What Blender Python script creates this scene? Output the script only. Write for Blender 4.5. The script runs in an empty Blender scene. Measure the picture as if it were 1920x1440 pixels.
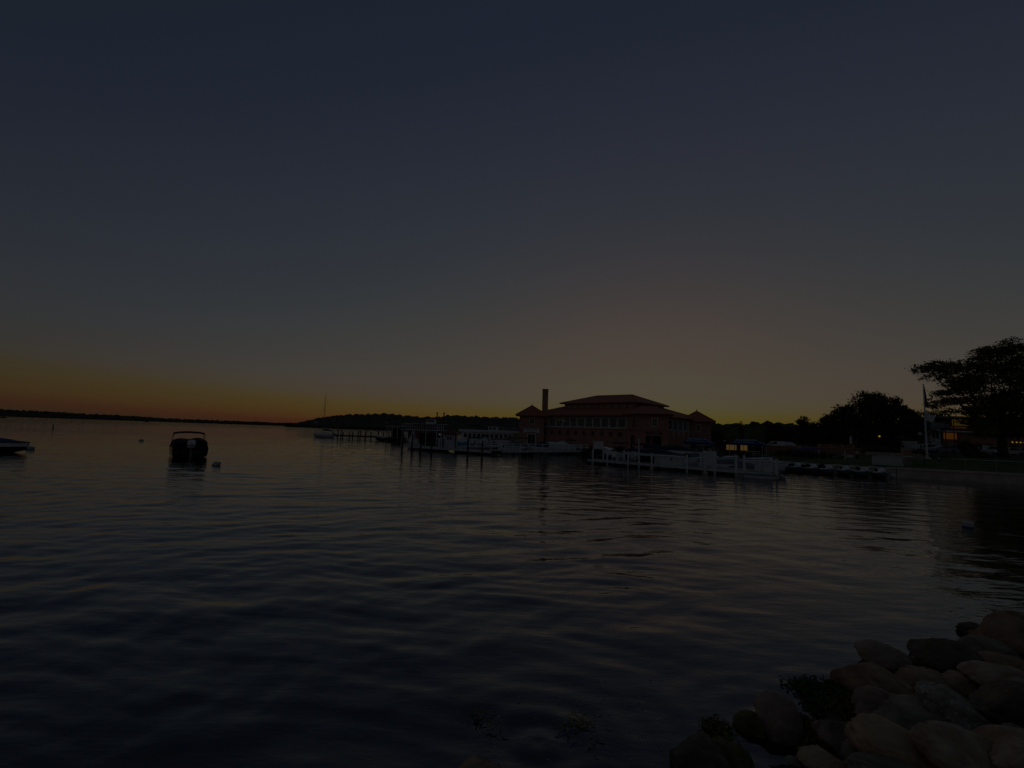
import bpy, math, random
import numpy as np
from mathutils import Vector

random.seed(7)
rng = np.random.default_rng(7)
R = math.radians
sc = bpy.context.scene
COL = sc.collection

# ------------------------------------------------------------------ camera
H_CAM = 3.0                      # phone held 1.6 m above the bank, bank 1.4 m above the lake
F_PX = 900.0                     # focal length in pixels of the 1920 wide photograph
PITCH, ROLL = R(5.77), R(1.9)
fwd = Vector((0, math.cos(PITCH), math.sin(PITCH)))
r0 = Vector((1, 0, 0)); u0 = Vector((0, -math.sin(PITCH), math.cos(PITCH)))
cr = r0 * math.cos(ROLL) + u0 * math.sin(ROLL)
cu = -r0 * math.sin(ROLL) + u0 * math.cos(ROLL)
cam_d = bpy.data.cameras.new('camera'); cam = bpy.data.objects.new('camera', cam_d)
COL.objects.link(cam); sc.camera = cam
cam_d.sensor_width = 36.0; cam_d.lens = 36.0 * F_PX / 1920.0
cam_d.clip_start = 0.1; cam_d.clip_end = 20000
from mathutils import Matrix
mw = Matrix(((cr.x, cu.x, -fwd.x, 0), (cr.y, cu.y, -fwd.y, 0), (cr.z, cu.z, -fwd.z, H_CAM), (0, 0, 0, 1)))
cam.matrix_world = mw

# ------------------------------------------------------------------ sky: the sun has just set behind the pavilion
SUN_AZ = 16.5                    # degrees to the right of straight ahead
world = bpy.data.worlds.new('World'); sc.world = world; world.use_nodes = True
wn = world.node_tree
sky = wn.nodes.new('ShaderNodeTexSky'); sky.sky_type = 'NISHITA'; sky.sun_disc = False
sky.sun_elevation = R(-0.5); sky.sun_rotation = R(SUN_AZ)
sky.air_density = 1.0; sky.dust_density = 1.0; sky.ozone_density = 2.0
cv = wn.nodes.new('ShaderNodeRGBCurve')
def setc(c, pts):
    c.points[0].location = pts[0]; c.points[-1].location = pts[-1]
    for p in pts[1:-1]: c.points.new(*p)
# the camera's soft shoulder for the sunset colours
setc(cv.mapping.curves[0], [(0.0000, 0.0538), (0.0150, 0.0725), (0.0262, 0.0919), (0.0387, 0.1390), (0.0475, 0.1706), (0.0600, 0.2060), (0.0750, 0.2408), (0.1025, 0.3201), (0.1250, 0.3706), (0.1550, 0.4254), (0.1875, 0.4711), (0.2850, 0.5340), (0.3750, 0.5559), (1.0000, 0.5709)])
setc(cv.mapping.curves[1], [(0.0000, 0.0945), (0.0150, 0.1140), (0.0250, 0.1230), (0.0450, 0.1293), (0.0625, 0.1706), (0.0775, 0.2102), (0.0963, 0.2500), (0.1250, 0.3042), (0.1500, 0.3476), (0.1875, 0.3944), (0.2275, 0.4382), (0.3125, 0.4916), (1.0000, 0.5268)])
setc(cv.mapping.curves[2], [(0.0000, 0.0617), (0.0225, 0.0795), (0.0500, 0.1111), (0.0675, 0.1491), (0.0800, 0.2060), (0.1000, 0.2500), (0.1100, 0.2690), (0.1250, 0.2939), (0.1500, 0.3147), (0.1900, 0.3309), (0.2250, 0.3364), (1.0000, 0.3476)])
cv.mapping.update()
bg = wn.nodes['Background']; bg.inputs[1].default_value = 0.13
wtc = wn.nodes.new('ShaderNodeTexCoord'); wad = wn.nodes.new('ShaderNodeVectorMath'); wad.operation = 'ADD'; wad.inputs[1].default_value = (0, 0, .009)
wno = wn.nodes.new('ShaderNodeVectorMath'); wno.operation = 'NORMALIZE'                  # the true horizon dips a little below eye level
wn.links.new(wtc.outputs['Generated'], wad.inputs[0]); wn.links.new(wad.outputs[0], wno.inputs[0]); wn.links.new(wno.outputs[0], sky.inputs[0])
sm = wn.nodes.new('ShaderNodeVectorMath'); sm.operation = 'SCALE'; sm.inputs['Scale'].default_value = 0.25
wn.links.new(sky.outputs[0], sm.inputs[0]); wn.links.new(sm.outputs[0], cv.inputs[1]); wn.links.new(cv.outputs[0], bg.inputs[0])

sc.view_settings.view_transform = 'Standard'; sc.view_settings.look = 'None'
sc.view_settings.exposure = 0.0; sc.view_settings.gamma = 1.0
sc.view_settings.use_curve_mapping = False
sc.render.engine = 'CYCLES'
sc.cycles.use_denoising = True
sc.cycles.max_bounces = 8; sc.cycles.transparent_max_bounces = 16
sc.cycles.caustics_reflective = False; sc.cycles.caustics_refractive = False

# ------------------------------------------------------------------ helpers
def ray(px, py):
    return fwd * F_PX + cr * (px - 960.0) + cu * (720.0 - py)
def W(px, py, z=0.0):            # where a sight line meets the level z
    d = ray(px, py); t = (z - H_CAM) / d.z
    return Vector((d.x * t, d.y * t, z))
def D(px, py, Y):                # where a sight line reaches the distance Y
    d = ray(px, py); t = Y / d.y
    return Vector((d.x * t, Y, H_CAM + d.z * t))
def smooth(x, a, b):
    t = np.clip((x - a) / (b - a), 0, 1); return t * t * (3 - 2 * t)

def mat(name, col, rough=.7, var=.2, scale=2.0, bump=0.0, metal=0.0, spec=.4, detail=6, col2=None, stretch=None):
    m = bpy.data.materials.new(name); m.use_nodes = True
    nt = m.node_tree; b = nt.nodes['Principled BSDF']
    b.inputs['Roughness'].default_value = rough; b.inputs['Metallic'].default_value = metal
    b.inputs['Specular IOR Level'].default_value = spec
    tc = nt.nodes.new('ShaderNodeTexCoord'); src = tc.outputs['Object']
    if stretch:
        mp = nt.nodes.new('ShaderNodeMapping'); mp.inputs['Scale'].default_value = stretch
        nt.links.new(src, mp.inputs[0]); src = mp.outputs[0]
    n = nt.nodes.new('ShaderNodeTexNoise'); n.inputs['Scale'].default_value = scale; n.inputs['Detail'].default_value = detail
    nt.links.new(src, n.inputs['Vector'])
    rp = nt.nodes.new('ShaderNodeValToRGB')
    lo = tuple(c * (1 - var) for c in col); hi = tuple(min(1, c * (1 + var)) for c in (col2 or col))
    rp.color_ramp.elements[0].position = .3; rp.color_ramp.elements[1].position = .7
    rp.color_ramp.elements[0].color = (*lo, 1); rp.color_ramp.elements[1].color = (*hi, 1)
    nt.links.new(n.outputs['Fac'], rp.inputs[0]); nt.links.new(rp.outputs[0], b.inputs['Base Color'])
    if bump:
        bp = nt.nodes.new('ShaderNodeBump'); bp.inputs['Strength'].default_value = bump; bp.inputs['Distance'].default_value = .05
        nt.links.new(n.outputs['Fac'], bp.inputs['Height']); nt.links.new(bp.outputs[0], b.inputs['Normal'])
    return m
def emit(name, col, s):
    m = bpy.data.materials.new(name); m.use_nodes = True
    b = m.node_tree.nodes['Principled BSDF']
    b.inputs['Base Color'].default_value = (*[c * .5 for c in col], 1)
    b.inputs['Emission Color'].default_value = (*col, 1); b.inputs['Emission Strength'].default_value = s
    return m
def glass(name, tint=(.5, .5, .5), fac=.35):
    m = bpy.data.materials.new(name); m.use_nodes = True
    nt = m.node_tree; nt.nodes.remove(nt.nodes['Principled BSDF'])
    t = nt.nodes.new('ShaderNodeBsdfTransparent'); t.inputs[0].default_value = (*tint, 1)
    g = nt.nodes.new('ShaderNodeBsdfGlossy'); g.inputs['Roughness'].default_value = .03
    fr = nt.nodes.new('ShaderNodeFresnel'); fr.inputs[0].default_value = 1.5
    mx = nt.nodes.new('ShaderNodeMixShader')
    nt.links.new(fr.outputs[0], mx.inputs[0]); nt.links.new(t.outputs[0], mx.inputs[1]); nt.links.new(g.outputs[0], mx.inputs[2])
    nt.links.new(mx.outputs[0], nt.nodes['Material Output'].inputs[0])
    return m

M = {}
M['white'] = mat('white_paint', (.80, .81, .83), .5, .08, 1.5)
M['offwhite'] = mat('weathered_white_paint', (.66, .67, .68), .6, .22, 3)
M['fibre'] = mat('white_fibreglass', (.78, .80, .83), .25, .06, 1.2)
M['ivory'] = mat('ivory_trim', (.72, .69, .62), .6, .12, 2)
M['brick'] = mat('brown_brick', (.45, .255, .195), .85, .22, 3.5, .3, spec=.2)
M['brick2'] = mat('brick_band', (.40, .21, .165), .85, .2, 4, spec=.2)
M['stone'] = mat('pale_stone', (.52, .42, .35), .8, .15, 3)
M['darkwood'] = mat('dark_timber', (.055, .042, .032), .8, .3, 4, .3)
M['pile'] = mat('wet_timber_pile', (.05, .035, .028), .7, .35, 5, .3)
M['deckwood'] = mat('grey_timber_deck', (.26, .24, .21), .8, .2, 3, .2)
M['concrete'] = mat('concrete', (.64, .54, .45), .85, .18, 1.2, .25)
M['lawn'] = mat('lawn', (.085, .105, .045), .95, .35, .6, .4, spec=.1)
M['asphalt'] = mat('asphalt', (.10, .10, .10), .9, .2, 2)
M['paving'] = mat('paving', (.36, .32, .29), .85, .2, 1.4)
M['sand'] = mat('sand', (.38, .29, .23), .95, .15, 1.2)
M['pinkwall'] = mat('salmon_render', (.30, .15, .12), .9, .2, 2)
M['hill'] = mat('hill_ground', (.035, .036, .022), .95, .3, .02, spec=.1)
M['farwood'] = mat('hazed_far_foliage', (.10, .092, .07), .95, .3, .05, spec=.1)  # raised tone stands in for distance haze over the far woods
M['leaf'] = mat('tree_foliage', (.10, .11, .045), .85, .35, .8, spec=.15)
M['leaf2'] = mat('dark_tree_foliage', (.08, .083, .04), .85, .35, .6, spec=.15)
M['leaf3'] = mat('locust_foliage', (.15, .15, .055), .8, .35, .5, spec=.15)
M['bark'] = mat('bark', (.08, .06, .045), .95, .35, 4, .6, spec=.1)
M['palebark'] = mat('pale_bark', (.28, .26, .22), .9, .3, 4, .3)
M['navy'] = mat('navy_canvas', (.022, .026, .055), .85, .2, 3, .2)
M['greyc'] = mat('grey_canvas', (.16, .17, .20), .85, .2, 2, .2)
M['blackc'] = mat('black_canvas', (.008, .008, .010), .8, .3, 3, .2)
M['bluelit'] = mat('sky_lit_blue_canvas', (.02, .075, .34), .75, .12, 2)  # brighter copy of the canopy blue for its sky-lit sides
M['royal'] = mat('royal_blue_canvas', (.02, .04, .19), .8, .15, 2)
M['turq'] = mat('turquoise_canvas', (.03, .26, .50), .8, .15, 2)
M['red'] = mat('red_canvas', (.42, .035, .035), .8, .15, 2)
M['maroon'] = mat('maroon_paint', (.14, .03, .028), .6, .2, 2)
M['bluehull'] = mat('navy_gelcoat', (.012, .014, .05), .2, .1, 1)
M['blackhull'] = mat('black_gelcoat', (.008, .008, .009), .2, .1, 1)
M['chrome'] = mat('brushed_metal', (.55, .55, .56), .3, .08, 4, metal=.9)
M['greymetal'] = mat('grey_metal', (.22, .22, .23), .5, .1, 4)
M['blackmetal'] = mat('black_metal', (.015, .015, .016), .5, .2, 4)
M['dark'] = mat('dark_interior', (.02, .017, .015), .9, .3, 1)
M['rubber'] = mat('rubber', (.012, .012, .012), .8, .2, 5)
M['glass'] = glass('window_glass', (.55, .55, .52))
M['dglass'] = mat('tinted_glass', (.012, .013, .015), .06, .1, 1, spec=.6)
M['purple'] = mat('purple_canvas', (.12, .035, .20), .8, .15, 2)
M['pinkc'] = mat('salmon_canvas', (.36, .10, .075), .85, .15, 2)
M['orangew'] = mat('orange_boards', (.36, .16, .055), .7, .2, 3)
M['text'] = mat('dark_lettering', (.03, .03, .035), .7, .1, 2)
M['wtext'] = mat('pale_lettering', (.62, .62, .64), .7, .08, 2)
M['flag'] = mat('flag_cloth', (.74, .77, .82), .8, .12, 3)
M['bulb'] = emit('warm_bulb', (1.0, .62, .06), .20)
M['lamp2'] = emit('chandelier_bulb', (1.0, .50, .10), .13)
M['litwin'] = emit('lit_window', (1.0, .56, .17), .05)
M['redlamp'] = emit('red_tail_lamp', (1.0, .10, .02), .16)
M['amber'] = emit('amber_lamp', (1.0, .45, .04), .2)
M['litwarm'] = emit('lit_orange_wall', (1.0, .36, .05), .032)
M['lityell'] = emit('lit_yellow_wall', (1.0, .62, .08), .022)
M['litcabin'] = emit('lit_cabin_window', (1.0, .88, .76), .035)
M['buoy'] = mat('scuffed_white_buoy', (.55, .54, .54), .5, .25, 6)
M['buoyblue'] = mat('buoy_blue_band', (.03, .06, .25), .5, .1, 6)
M['globe'] = mat('lamp_globe', (.45, .44, .40), .4, .05, 4)

def rooftile():
    m = mat('clay_roof_tile', (.46, .16, .11), .8, .28, 2.2, spec=.25)
    nt = m.node_tree; b = nt.nodes['Principled BSDF']
    tc = nt.nodes.new('ShaderNodeTexCoord')
    wv = nt.nodes.new('ShaderNodeTexWave'); wv.inputs['Scale'].default_value = 1.6; wv.bands_direction = 'Z'
    nt.links.new(tc.outputs['Object'], wv.inputs[0])
    bp = nt.nodes.new('ShaderNodeBump'); bp.inputs['Strength'].default_value = .5; bp.inputs['Distance'].default_value = .08
    nt.links.new(wv.outputs['Fac'], bp.inputs['Height']); nt.links.new(bp.outputs[0], b.inputs['Normal'])
    return m
M['tile'] = rooftile()

class MB:
    def __init__(s): s.v = []; s.f = []
    def add(s, vs, fs):
        o = len(s.v); s.v += [tuple(p) for p in vs]; s.f += [tuple(i + o for i in f) for f in fs]; return s
    def box(s, x0, x1, y0, y1, z0, z1):
        return s.add([(x0, y0, z0), (x1, y0, z0), (x1, y1, z0), (x0, y1, z0), (x0, y0, z1), (x1, y0, z1), (x1, y1, z1), (x0, y1, z1)],
                     [(0, 3, 2, 1), (4, 5, 6, 7), (0, 1, 5, 4), (1, 2, 6, 5), (2, 3, 7, 6), (3, 0, 4, 7)])
    def slab(s, p, q, w, z0, z1):       # a level bar from p to q (2-D), w wide
        p = Vector(p[:2]); q = Vector(q[:2]); d = (q - p).normalized(); n = Vector((-d.y, d.x)) * (w / 2)
        c = [p - n, q - n, q + n, p + n]
        return s.add([(a.x, a.y, z0) for a in c] + [(a.x, a.y, z1) for a in c],
                     [(0, 3, 2, 1), (4, 5, 6, 7), (0, 1, 5, 4), (1, 2, 6, 5), (2, 3, 7, 6), (3, 0, 4, 7)])
    def tube(s, pts, r, n=6, cap=True):
        pts = [Vector(p) for p in pts]; rs = r if isinstance(r, (list, tuple)) else [r] * len(pts)
        vs = []; fs = []; prev = None
        for i, p in enumerate(pts):
            d = (pts[min(i + 1, len(pts) - 1)] - pts[max(i - 1, 0)]).normalized()
            a = d.orthogonal().normalized() if prev is None else (prev - d * prev.dot(d)).normalized()
            prev = a; b = d.cross(a)
            for k in range(n):
                t = 2 * math.pi * k / n; vs.append(p + (a * math.cos(t) + b * math.sin(t)) * rs[i])
        for i in range(len(pts) - 1):
            for k in range(n):
                fs.append((i * n + k, i * n + (k + 1) % n, (i + 1) * n + (k + 1) % n, (i + 1) * n + k))
        if cap:
            fs.append(tuple(range(n))[::-1]); fs.append(tuple((len(pts) - 1) * n + k for k in range(n)))
        return s.add(vs, fs)
    def lathe(s, prof, n=12, c=(0, 0, 0)):
        vs = []; fs = []
        for r, z in prof:
            for k in range(n):
                t = 2 * math.pi * k / n; vs.append((c[0] + r * math.cos(t), c[1] + r * math.sin(t), c[2] + z))
        for i in range(len(prof) - 1):
            for k in range(n): fs.append((i * n + k, i * n + (k + 1) % n, (i + 1) * n + (k + 1) % n, (i + 1) * n + k))
        fs.append(tuple(range(n))[::-1]); fs.append(tuple((len(prof) - 1) * n + k for k in range(n)))
        return s.add(vs, fs)
    def prism(s, poly, y0, y1):         # polygon in x,z pushed along y
        n = len(poly)
        return s.add([(x, y0, z) for x, z in poly] + [(x, y1, z) for x, z in poly],
                     [tuple(range(n)), tuple(range(2 * n - 1, n - 1, -1))] + [(i, i + n, (i + 1) % n + n, (i + 1) % n) for i in range(n)])
    def build(s, name, m, parent=None, smooth=False, loc=None, rz=0.0):
        me = bpy.data.meshes.new(name); me.from_pydata(s.v, [], s.f); me.update()
        if m is not None: me.materials.append(M[m] if isinstance(m, str) else m)
        if smooth: me.polygons.foreach_set('use_smooth', [True] * len(me.polygons))
        o = bpy.data.objects.new(name, me); COL.objects.link(o)
        if parent is not None: o.parent = parent
        if loc is not None: o.location = loc
        if rz: o.rotation_euler.z = rz
        return o

def npmesh(name, verts, faces, m, parent=None, smooth=False):
    verts = np.asarray(verts, dtype=np.float32); faces = np.asarray(faces, dtype=np.int32)
    k = faces.shape[1]
    me = bpy.data.meshes.new(name); me.vertices.add(len(verts)); me.vertices.foreach_set('co', verts.ravel())
    me.loops.add(faces.size); me.loops.foreach_set('vertex_index', faces.ravel())
    me.polygons.add(len(faces)); me.polygons.foreach_set('loop_start', np.arange(0, faces.size, k, dtype=np.int32))
    if smooth: me.polygons.foreach_set('use_smooth', np.ones(len(faces), dtype=bool))
    me.update(calc_edges=True); me.validate()
    me.materials.append(M[m] if isinstance(m, str) else m)
    o = bpy.data.objects.new(name, me); COL.objects.link(o)
    if parent is not None: o.parent = parent
    return o

def tag(o, label=None, cat=None, group=None, kind=None):
    if label: o['label'] = label
    if cat: o['category'] = cat
    if group: o['group'] = group
    if kind: o['kind'] = kind
    return o
def thing(name, label, cat, loc=(0, 0, 0), rz=0.0, group=None):
    o = bpy.data.objects.new(name, None); COL.objects.link(o); o.empty_display_size = .2
    o.location = loc; o.rotation_euler = (0, 0, rz)
    return tag(o, label, cat, group)
def copy_tree(o, parent=None):
    c = o.copy(); COL.objects.link(c); c.parent = parent
    for ch in list(o.children): copy_tree(ch, c)
    return c
def grid_faces(nr, nc):
    a = np.arange(nr * nc).reshape(nr, nc)
    return np.stack([a[:-1, :-1], a[:-1, 1:], a[1:, 1:], a[1:, :-1]], -1).reshape(-1, 4)
FONT = None
def lettering(text, size, m, parent, loc, rot, name='lettering', spacing=1.0):
    c = bpy.data.curves.new(name, 'FONT'); c.body = text; c.size = size; c.align_x = 'CENTER'; c.align_y = 'CENTER'
    c.extrude = .01; c.space_character = spacing
    tmp = bpy.data.objects.new(name, c); COL.objects.link(tmp)
    me = bpy.data.meshes.new_from_object(tmp.evaluated_get(bpy.context.evaluated_depsgraph_get()))
    bpy.data.objects.remove(tmp); me.name = name; me.materials.clear(); me.materials.append(M[m])
    o = bpy.data.objects.new(name, me); COL.objects.link(o)
    o.parent = parent; o.location = loc; o.rotation_euler = rot
    return o

#__STRUCTURE__
# ------------------------------------------------------------------ the lake
def wave_height(x, y):
    g = np.random.default_rng(21); h = np.zeros_like(x)
    r = np.hypot(x, y)
    x0, y0 = x, y                          # gusts bend and break the crests
    x = x0 + .30 * np.sin(.83 * y0 + .31 * x0 + 1.1) + .10 * np.sin(2.1 * y0 - 1.3 * x0) + 1.0 * np.sin(.21 * y0 + .17 * x0)
    y = y0 + .20 * np.sin(.71 * x0 - .4 * y0 + .5) + .08 * np.sin(1.9 * x0 + 1.1 * y0 + 2.0) + .8 * np.sin(.19 * x0 - .11 * y0)
    for i in range(30):                    # wind waves bending round towards the bank
        lam = float(np.exp(g.uniform(math.log(.45), math.log(4.2))))
        cx, cy = g.uniform(-10, 22), g.uniform(-26, -2)
        k = 2 * math.pi / lam
        a = .0026 * lam ** .62 * g.uniform(.4, 1.4)
        rho = np.hypot(x - cx, y - cy)
        gust = .55 + .45 * np.sin(x * g.uniform(-.25, .25) + y * g.uniform(-.25, .25) + g.uniform(0, 6.28))
        h += a * gust * np.sin(k * rho + g.uniform(0, 6.28)) * np.exp(-np.clip(r - 45 * lam, 0, None) / (30 * lam))
    for i in range(34):                    # short cross chop
        lam = float(np.exp(g.uniform(math.log(.28), math.log(1.6)))); k = 2 * math.pi / lam
        th = R(-90) + g.normal(0, .6); a = .0030 * lam * g.uniform(.4, 1.3)
        gust = .5 + .5 * np.sin(x * g.uniform(-.3, .3) + y * g.uniform(-.3, .3) + g.uniform(0, 6.28))
        h += a * gust * np.sin(k * (x * math.cos(th) + y * math.sin(th)) + g.uniform(0, 6.28)) * np.exp(-np.clip(r - 40 * lam, 0, None) / (30 * lam))
    x, y = x0, y0
    # calmer water along the rocks, rings spreading from the two stones that the ripples lap at
    shore = (x - 1.5) * .463 - (y - 4.0) * .886
    h *= .35 + .65 * smooth(-shore, -.2, 3.5)
    h *= 1 - .45 * smooth(np.degrees(np.arctan2(x, y)), 8, 34)
    for c, s in ((W(1010, 1395), .012), (W(1440, 1350), .010), (W(1560, 1300), .008)):
        d = np.hypot(x - c.x, y - c.y); h += s * np.sin(2 * math.pi * d / .42) * np.exp(-d / .7)
    return h
az = np.concatenate([np.linspace(-180, -66, 30), np.linspace(-65, 66, 620), np.linspace(67, 180, 30)])
rr = np.concatenate([np.geomspace(.9, 130, 520), np.geomspace(140, 9000, 30)])
A, RR = np.meshgrid(np.radians(az), rr)
X = RR * np.sin(A); Y = RR * np.cos(A)
Z = wave_height(X, Y); Z[RR > 200] = 0
wf = grid_faces(*X.shape)
def water_mat():
    m = bpy.data.materials.new('lake_water'); m.use_nodes = True
    nt = m.node_tree; nt.nodes.remove(nt.nodes['Principled BSDF'])
    N = nt.nodes.new; L = nt.links.new
    tc = N('ShaderNodeTexCoord')
    mp = N('ShaderNodeMapping'); mp.inputs['Scale'].default_value = (.42, 1.0, 1.0); L(tc.outputs['Object'], mp.inputs[0])
    n1 = N('ShaderNodeTexNoise'); n1.inputs['Scale'].default_value = 1.1; n1.inputs['Detail'].default_value = 5; n1.inputs['Roughness'].default_value = .55
    n2 = N('ShaderNodeTexNoise'); n2.inputs['Scale'].default_value = 3.6; n2.inputs['Detail'].default_value = 3
    L(mp.outputs[0], n1.inputs['Vector']); L(mp.outputs[0], n2.inputs['Vector'])
    # broad smooth and ruffled streaks of wind
    n3 = N('ShaderNodeTexNoise'); n3.inputs['Scale'].default_value = .035; n3.inputs['Detail'].default_value = 3
    L(mp.outputs[0], n3.inputs['Vector'])
    mr = N('ShaderNodeMapRange'); mr.inputs['From Min'].default_value = .35; mr.inputs['From Max'].default_value = .65
    mr.inputs['To Min'].default_value = .55; mr.inputs['To Max'].default_value = 1.0; L(n3.outputs['Fac'], mr.inputs['Value'])
    # sheltered by the bank, ruffled further out
    ln = N('ShaderNodeVectorMath'); ln.operation = 'LENGTH'; L(tc.outputs['Object'], ln.inputs[0])
    md = N('ShaderNodeMapRange'); md.inputs['From Min'].default_value = 8; md.inputs['From Max'].default_value = 160
    md.inputs['To Min'].default_value = .034; md.inputs['To Max'].default_value = .17; L(ln.outputs['Value'], md.inputs['Value'])
    b1 = N('ShaderNodeBump'); L(md.outputs[0], b1.inputs['Distance']); L(n1.outputs['Fac'], b1.inputs['Height']); L(mr.outputs[0], b1.inputs['Strength'])
    b2 = N('ShaderNodeBump'); b2.inputs['Distance'].default_value = .013; b2.inputs['Strength'].default_value = .8
    L(n2.outputs['Fac'], b2.inputs['Height']); L(b1.outputs[0], b2.inputs['Normal'])
    t = N('ShaderNodeBsdfTransparent'); t.inputs[0].default_value = (.46, .54, .50, 1)
    g = N('ShaderNodeBsdfGlossy'); g.inputs['Roughness'].default_value = .035; g.inputs['Color'].default_value = (.93, .95, .97, 1)
    fr = N('ShaderNodeFresnel'); fr.inputs[0].default_value = 1.92
    mx = N('ShaderNodeMixShader')
    L(b2.outputs[0], g.inputs['Normal']); L(b2.outputs[0], fr.inputs['Normal'])
    L(fr.outputs[0], mx.inputs[0]); L(t.outputs[0], mx.inputs[1]); L(g.outputs[0], mx.inputs[2])
    L(mx.outputs[0], nt.nodes['Material Output'].inputs[0])
    return m
tag(npmesh('water', np.stack([X, Y, Z], -1).reshape(-1, 3), wf, water_mat(), smooth=True), kind='structure')

# lake bed, shelving away from the bank
SH0 = Vector((1.5, 4.0)); SHN = Vector((.463, -.886))      # shoreline point and the direction inland
az2 = np.radians(np.linspace(-180, 180, 121)); r2 = np.concatenate([np.geomspace(.5, 60, 60), [200, 2000, 9500]])
A2, R2 = np.meshgrid(az2, r2); X2 = R2 * np.sin(A2); Y2 = R2 * np.cos(A2)
off = -((X2 - SH0.x) * SHN.x + (Y2 - SH0.y) * SHN.y)
Z2 = -.30 - .16 * np.clip(off, 0, 18) + .12 * np.sin(X2 * 2.1 + Y2) * np.cos(Y2 * 1.7) * (R2 < 40) - .05
M['bed'] = mat('lake_bed', (.12, .105, .07), .95, .6, 1.6, .6)
tag(npmesh('lake_bed', np.stack([X2, Y2, Z2], -1).reshape(-1, 3), grid_faces(*X2.shape), 'bed', smooth=True), kind='structure')

# bank under the boulders, rising to where the photographer stands
def bank_z(x, y):
    d = (x - SH0.x) * SHN.x + (y - SH0.y) * SHN.y
    return np.where(d < 0, d * .32, np.where(d < 3.2, d * .46, 1.47 + .02 * (d - 3.2))) - .22
bu = np.linspace(-30, 70, 140); bv = np.linspace(-3.5, 30, 70)
BU, BV = np.meshgrid(bu, bv); tx, ty = .886, .463
BX = SH0.x + BU * tx + BV * SHN.x; BY = SH0.y + BU * ty + BV * SHN.y
BZ = bank_z(BX, BY) + .06 * rng.standard_normal(BX.shape)
M['bank'] = mat('bank_soil', (.035, .032, .026), .95, .4, 2.5, .6)
tag(npmesh('shore_bank', np.stack([BX, BY, BZ], -1).reshape(-1, 3), grid_faces(*BX.shape), 'bank', smooth=True), kind='structure')

# ------------------------------------------------------------------ land round the marina
EDGE = [(-3, 210), (-1.5, 130), (.2, 91), (3, 88.5), (9.5, 82), (20.5, 71), (24.5, 66), (27, 54.5), (29.5, 50.2), (33.5, 47.6), (36.0, 45.6), (43.6, 42.0), (52, 37), (60, 28), (70, 22)]
def densify(pts, n):
    pts = np.array(pts, float); s = np.concatenate([[0], np.cumsum(np.hypot(*np.diff(pts, axis=0).T))])
    t = np.linspace(0, s[-1], n); return np.stack([np.interp(t, s, pts[:, 0]), np.interp(t, s, pts[:, 1])], -1)
ED = densify(EDGE, 160)
EAZ = np.degrees(np.arctan2(ED[:, 0], ED[:, 1])); ER = np.hypot(ED[:, 0], ED[:, 1])
def gz(x, y):
    a = np.degrees(np.arctan2(x, y)); r = np.hypot(x, y); d = np.clip(r - np.interp(a, EAZ, ER), 0, None)
    k = smooth(a, 25, 33)
    return .86 + k * (.86 * (1 - np.exp(-d / 20.0)) + .10 * smooth(d, 40, 120)) + .6 * smooth(d, 140, 500)
tt = np.concatenate([[0, .5, 1, 2, 3, 4.5, 6, 8, 11, 15, 20, 26, 33, 42, 55, 75, 100, 140, 200, 320, 600, 1500, 5000]])
LX = ED[:, 0][None] * (1 + tt[:, None] / ER[None]); LY = ED[:, 1][None] * (1 + tt[:, None] / ER[None])
LZ = gz(LX, LY)
tag(npmesh('ground', np.stack([LX, LY, LZ], -1).reshape(-1, 3), grid_faces(*LX.shape), 'lawn', smooth=True), kind='structure')

def sheet(name, m, pts, lift=.006, n=14):
    """a thin sheet laid over the ground inside a four-sided outline"""
    p = [np.array(q[:2], float) for q in pts]
    u = np.linspace(0, 1, n); U, V = np.meshgrid(u, u)
    x = (p[0][0] * (1 - U) + p[1][0] * U) * (1 - V) + (p[3][0] * (1 - U) + p[2][0] * U) * V
    y = (p[0][1] * (1 - U) + p[1][1] * U) * (1 - V) + (p[3][1] * (1 - U) + p[2][1] * U) * V
    o = npmesh(name, np.stack([x, y, gz(x, y) + lift], -1).reshape(-1, 3), grid_faces(n, n), m)
    return tag(o, kind='structure')
def G(px, Y):                    # a spot on the ground straight below the column px at distance Y
    x = D(px, 800, Y).x
    return Vector((x, Y, float(gz(np.array(x), np.array(Y)))))
sheet('quay_paving', 'paving', [(.6, 91), (20.4, 71.6), (30, 80), (8, 104)], .05, 30)
sheet('car_park', 'asphalt', [G(1600, 96), G(1990, 84), G(1990, 128), G(1600, 128)], .06, 24)
sheet('beach', 'sand', [G(1465, 61), G(1600, 58), G(1600, 70), G(1465, 73)], .05, 16)
sheet('path', 'paving', [G(1632, 48.5), G(1690, 46.6), G(1702, 64), G(1632, 66)], .05, 16)
sheet('promenade', 'paving', [G(1640, 64), G(1930, 56), G(1930, 58.5), G(1640, 66.4)], .07, 30)

# sea wall round the lawn, cap and face
sw = thing('sea_wall', 'low concrete sea wall edging the lawn beside the jet skis', 'sea wall')
seg = ED[(EAZ > 32.5)]
wv_, wfz = [], []
mb = MB(); mc = MB()
for a, b in zip(seg[:-1], seg[1:]):
    mb.slab(a, b, .5, -.9, .74); mc.slab(a, b, .66, .743, .93)
mb.build('wall_face', 'concrete', sw); mc.build('wall_cap', 'concrete', sw)
qw = thing('quay_wall', 'dark quay wall along the water in front of the brick pavilion', 'quay wall')
seg = ED[(EAZ <= 32.5)]
mb = MB(); mc = MB()
for a, b in zip(seg[:-1], seg[1:]):
    mb.slab(a, b, .5, -.9, .70); mc.slab(a, b, .7, .703, .91)
mb.build('wall_face', 'darkwood', qw); mc.build('wall_cap', 'concrete', qw)

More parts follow.
